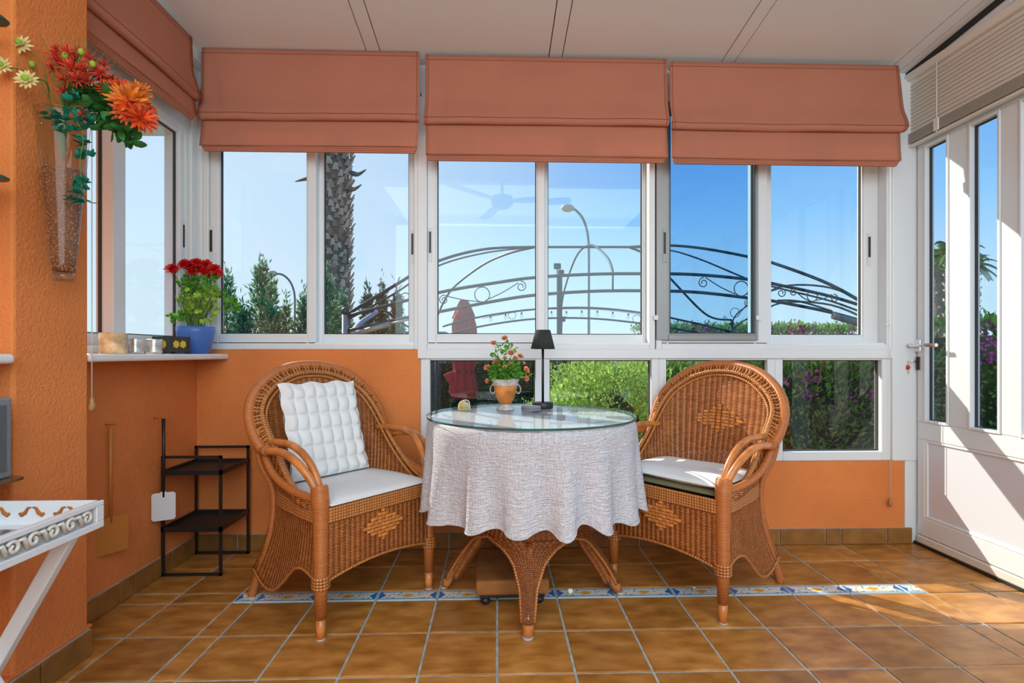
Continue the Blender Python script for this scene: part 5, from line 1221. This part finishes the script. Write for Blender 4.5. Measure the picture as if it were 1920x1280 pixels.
part('front_rail', arcpts(FT, 4.2, 60), .0135); part('front_rail', arcpts(FBt, 4.2, 60), .0135)
BT = [(830, 612), (900, 594), (1000, 580), (1110, 577), (1215, 588), (1300, 605), (1372, 622)]; BB_ = [(840, 628), (900, 612), (1000, 598), (1110, 597), (1215, 608), (1300, 622), (1372, 634)]
part('back_rail', arcpts(BT, 7.7), .015); part('back_rail', arcpts(BB_, 7.7), .015)
# hip ribs up to a short ridge
R0, R1 = atY(1003, 463, 5.9), atY(1180, 463, 5.9)
part('ridge_bar', [R0, R1], .014)
def rib(Pa, mids, Pb, r_=.015): return part('rib', spl([Pa]+[atY(u, v, Y) for u, v, Y in mids]+[Pb], 30), r_)
rib(atY(650, 590, 4.2), [(740, 535, 4.6), (820, 490, 5.0), (910, 467, 5.5)], R0); rib(atY(650, 600, 4.2), [(740, 550, 4.6), (820, 499, 5.0), (910, 474, 5.5)], R0, .009)
rib(B0_+Vector((0, 0, .25)), [(845, 545, 7.2), (900, 500, 6.7), (950, 476, 6.2)], R0)
rib(atY(1652, 588, 4.2), [(1560, 535, 4.5), (1470, 500, 4.8), (1415, 484, 5.1), (1320, 466, 5.4), (1250, 460, 5.7)], R1); rib(atY(1652, 600, 4.2), [(1560, 565, 4.5), (1460, 540, 4.8), (1400, 522, 5.1), (1310, 485, 5.4), (1250, 468, 5.7)], R1, .009)
rib(B1_+Vector((0, 0, .18)), [(1325, 590, 7.3), (1255, 520, 6.7), (1215, 480, 6.2)], R1)
part('middle_rib', spl([atY(1150, 514, 4.2), atY(1138, 482, 4.7), atY(1107, 459, 5.6), atY(1080, 482, 6.5), atY(1058, 545, 7.3), atY(1050, 598, 7.7)], 30), .012)
part('drop_link', [atY(1149, 515, 4.2), atY(1149, 545, 4.2)], .008)
# side rails
part('side_rail', spl([atY(1652, 590, 4.2), atY(1600, 568, 5.0), atY(1530, 545, 5.8), atY(1460, 553, 6.6), B1_+Vector((0, 0, .10))], 24), .010) if False else None
part('side_rail', spl([B1_+Vector((0, 0, .14)), atY(1385, 585, 7.0), atY(1425, 558, 6.2), atY(1470, 536, 5.4), atY(1560, 540, 4.8), atY(1652, 583, 4.2)], 30), .010)
part('side_rail', spl([B1_+Vector((0, 0, .03)), atY(1390, 604, 7.0), atY(1425, 585, 6.2), atY(1470, 567, 5.4), atY(1560, 572, 4.8), atY(1652, 612, 4.2)], 30), .010)
part('side_rail', spl([atY(655, 594, 4.2), atY(690, 583, 4.8), atY(725, 584, 5.5), atY(765, 612, 6.3), B0_], 24), .012)
# rolled grey shade tubes
part('rolled_shade', spl([atY(662, 622, 4.3), atY(675, 606, 4.6), atY(698, 590, 4.9), atY(706, 585, 5.0)], 12), .022, mat('blue_grey_shade', (.33, .39, .52), .6), 12)
part('rolled_shade', [atY(668, 625, 4.15), atY(732, 607, 4.15)], .022, 'alu', 12)
part('rolled_shade', [atY(732, 607, 4.15), atY(768, 598, 4.15)], .010, 'alu', 8)
part('rolled_shade', [atY(1562, 592, 4.15), atY(1652, 617, 4.15)], .028, mat('slate_shade', (.16, .20, .22), .6), 12)
part('lower_bar', spl([atY(1458, 563, 4.15), atY(1500, 565, 4.15), atY(1560, 583, 4.15)], 10), .008)
# scrolls
def curl(cu, cv, r_px, Y, turns=1.4, s=1, st=0, ring=False):
    c = atY(cu, cv, Y); R_ = r_px/F*Y; n_ = 26
    if ring: pts = [c+Vector((R_*math.cos(2*PI*k/n_), 0, R_*math.sin(2*PI*k/n_))) for k in range(n_)]; q = MB().tube(pts, .0045, 5, closed=True)
    else: pts = [c+Vector((s*R_*(1-.72*k/n_)*math.cos(st+turns*2*PI*k/n_), 0, R_*(1-.72*k/n_)*math.sin(st+turns*2*PI*k/n_))) for k in range(n_)]; q = MB().tube(pts, .0045, 5)
    build(q, 'scroll', 'iron', pg, world=True)
curl(904, 552, 14, 4.2, ring=True); curl(977, 537, 10, 4.2, s=-1, st=1.5); curl(832, 562, 9, 4.2, st=1.5)
curl(1319, 530, 10, 4.2, st=1.5); curl(1390, 541, 14, 4.2, ring=True); curl(1465, 549, 9, 4.2, st=1.5, s=-1)
curl(1488, 548, 7, 4.4, st=1.5); curl(1523, 555, 10, 4.4, ring=True); curl(1564, 559, 8, 4.4, s=-1, st=1.5)
curl(1378, 586, 9, 6.9, ring=True); curl(1401, 568, 6, 6.4, st=1.5); curl(1360, 597, 5, 7.3, st=1.5)
curl(730, 566, 6, 4.2, st=1.5); curl(760, 557, 8, 4.2, ring=True)
for a, b, Y in (((830, 553), (905, 566), 4.2), ((910, 563), (972, 530), 4.2), ((1323, 520), (1378, 551), 4.2), ((1400, 552), (1460, 542), 4.2), ((1494, 548), (1520, 565), 4.4), ((1530, 563), (1560, 552), 4.4), ((1382, 594), (1402, 566), 6.7)):
    build(MB().tube(spl([atY(*a, Y), (atY(*a, Y)+atY(*b, Y))/2+Vector((0, 0, -.01)), atY(*b, Y)], 8), .0045, 5), 'scroll_bar', 'iron', pg, world=True)
curl(960, 591, 7, 7.7, ring=True); curl(1194, 598, 8, 7.7, ring=True)
# string lights on the back rail
sl = thing('string_lights', 'string of clear light bulbs along the far rail of the pergola', 'string lights', atY(1050, 590, 7.6))
wire = spl([atY(u, v, 7.62) for u, v in ((905, 597), (948, 588), (1000, 581), (1062, 579), (1120, 580), (1180, 586), (1215, 592))], 40)
build(MB().tube(wire, .004, 4), 'cable', 'black', sl, world=True)
for (u, v) in ((920, 597), (948, 593), (978, 590), (1006, 588), (1034, 588), (1062, 588), (1091, 587), (1120, 587), (1149, 589), (1178, 592)):
    c = atY(u, v, 7.62); bu = build(MB().lathe([(0, -.052), (.018, -.045), (.026, -.025), (.022, -.005), (.011, .008)], tuple(c), 10), 'bulb', 'glass_clear', sl, world=True)
    build(MB().lathe([(.012, .006), (.013, .035), (.004, .042)], tuple(c), 8), 'socket', 'black', bu, world=True)
# lawn and low plants just outside the lower panes
lw_ = thing('border_plants', 'low green border plants outside under the lower windows', 'plants', (1.2, 3.35, GZ))
P = np.stack([npr.uniform(-.3, 3.6, 5000), npr.uniform(3.0, 3.7, 5000), GZ+npr.uniform(0, .55, 5000)], 1); cards(P, npr.normal(scale=.5, size=P.shape)+np.array([0, 0, .8]), .10, .02, 'foliage', HG, lw_)
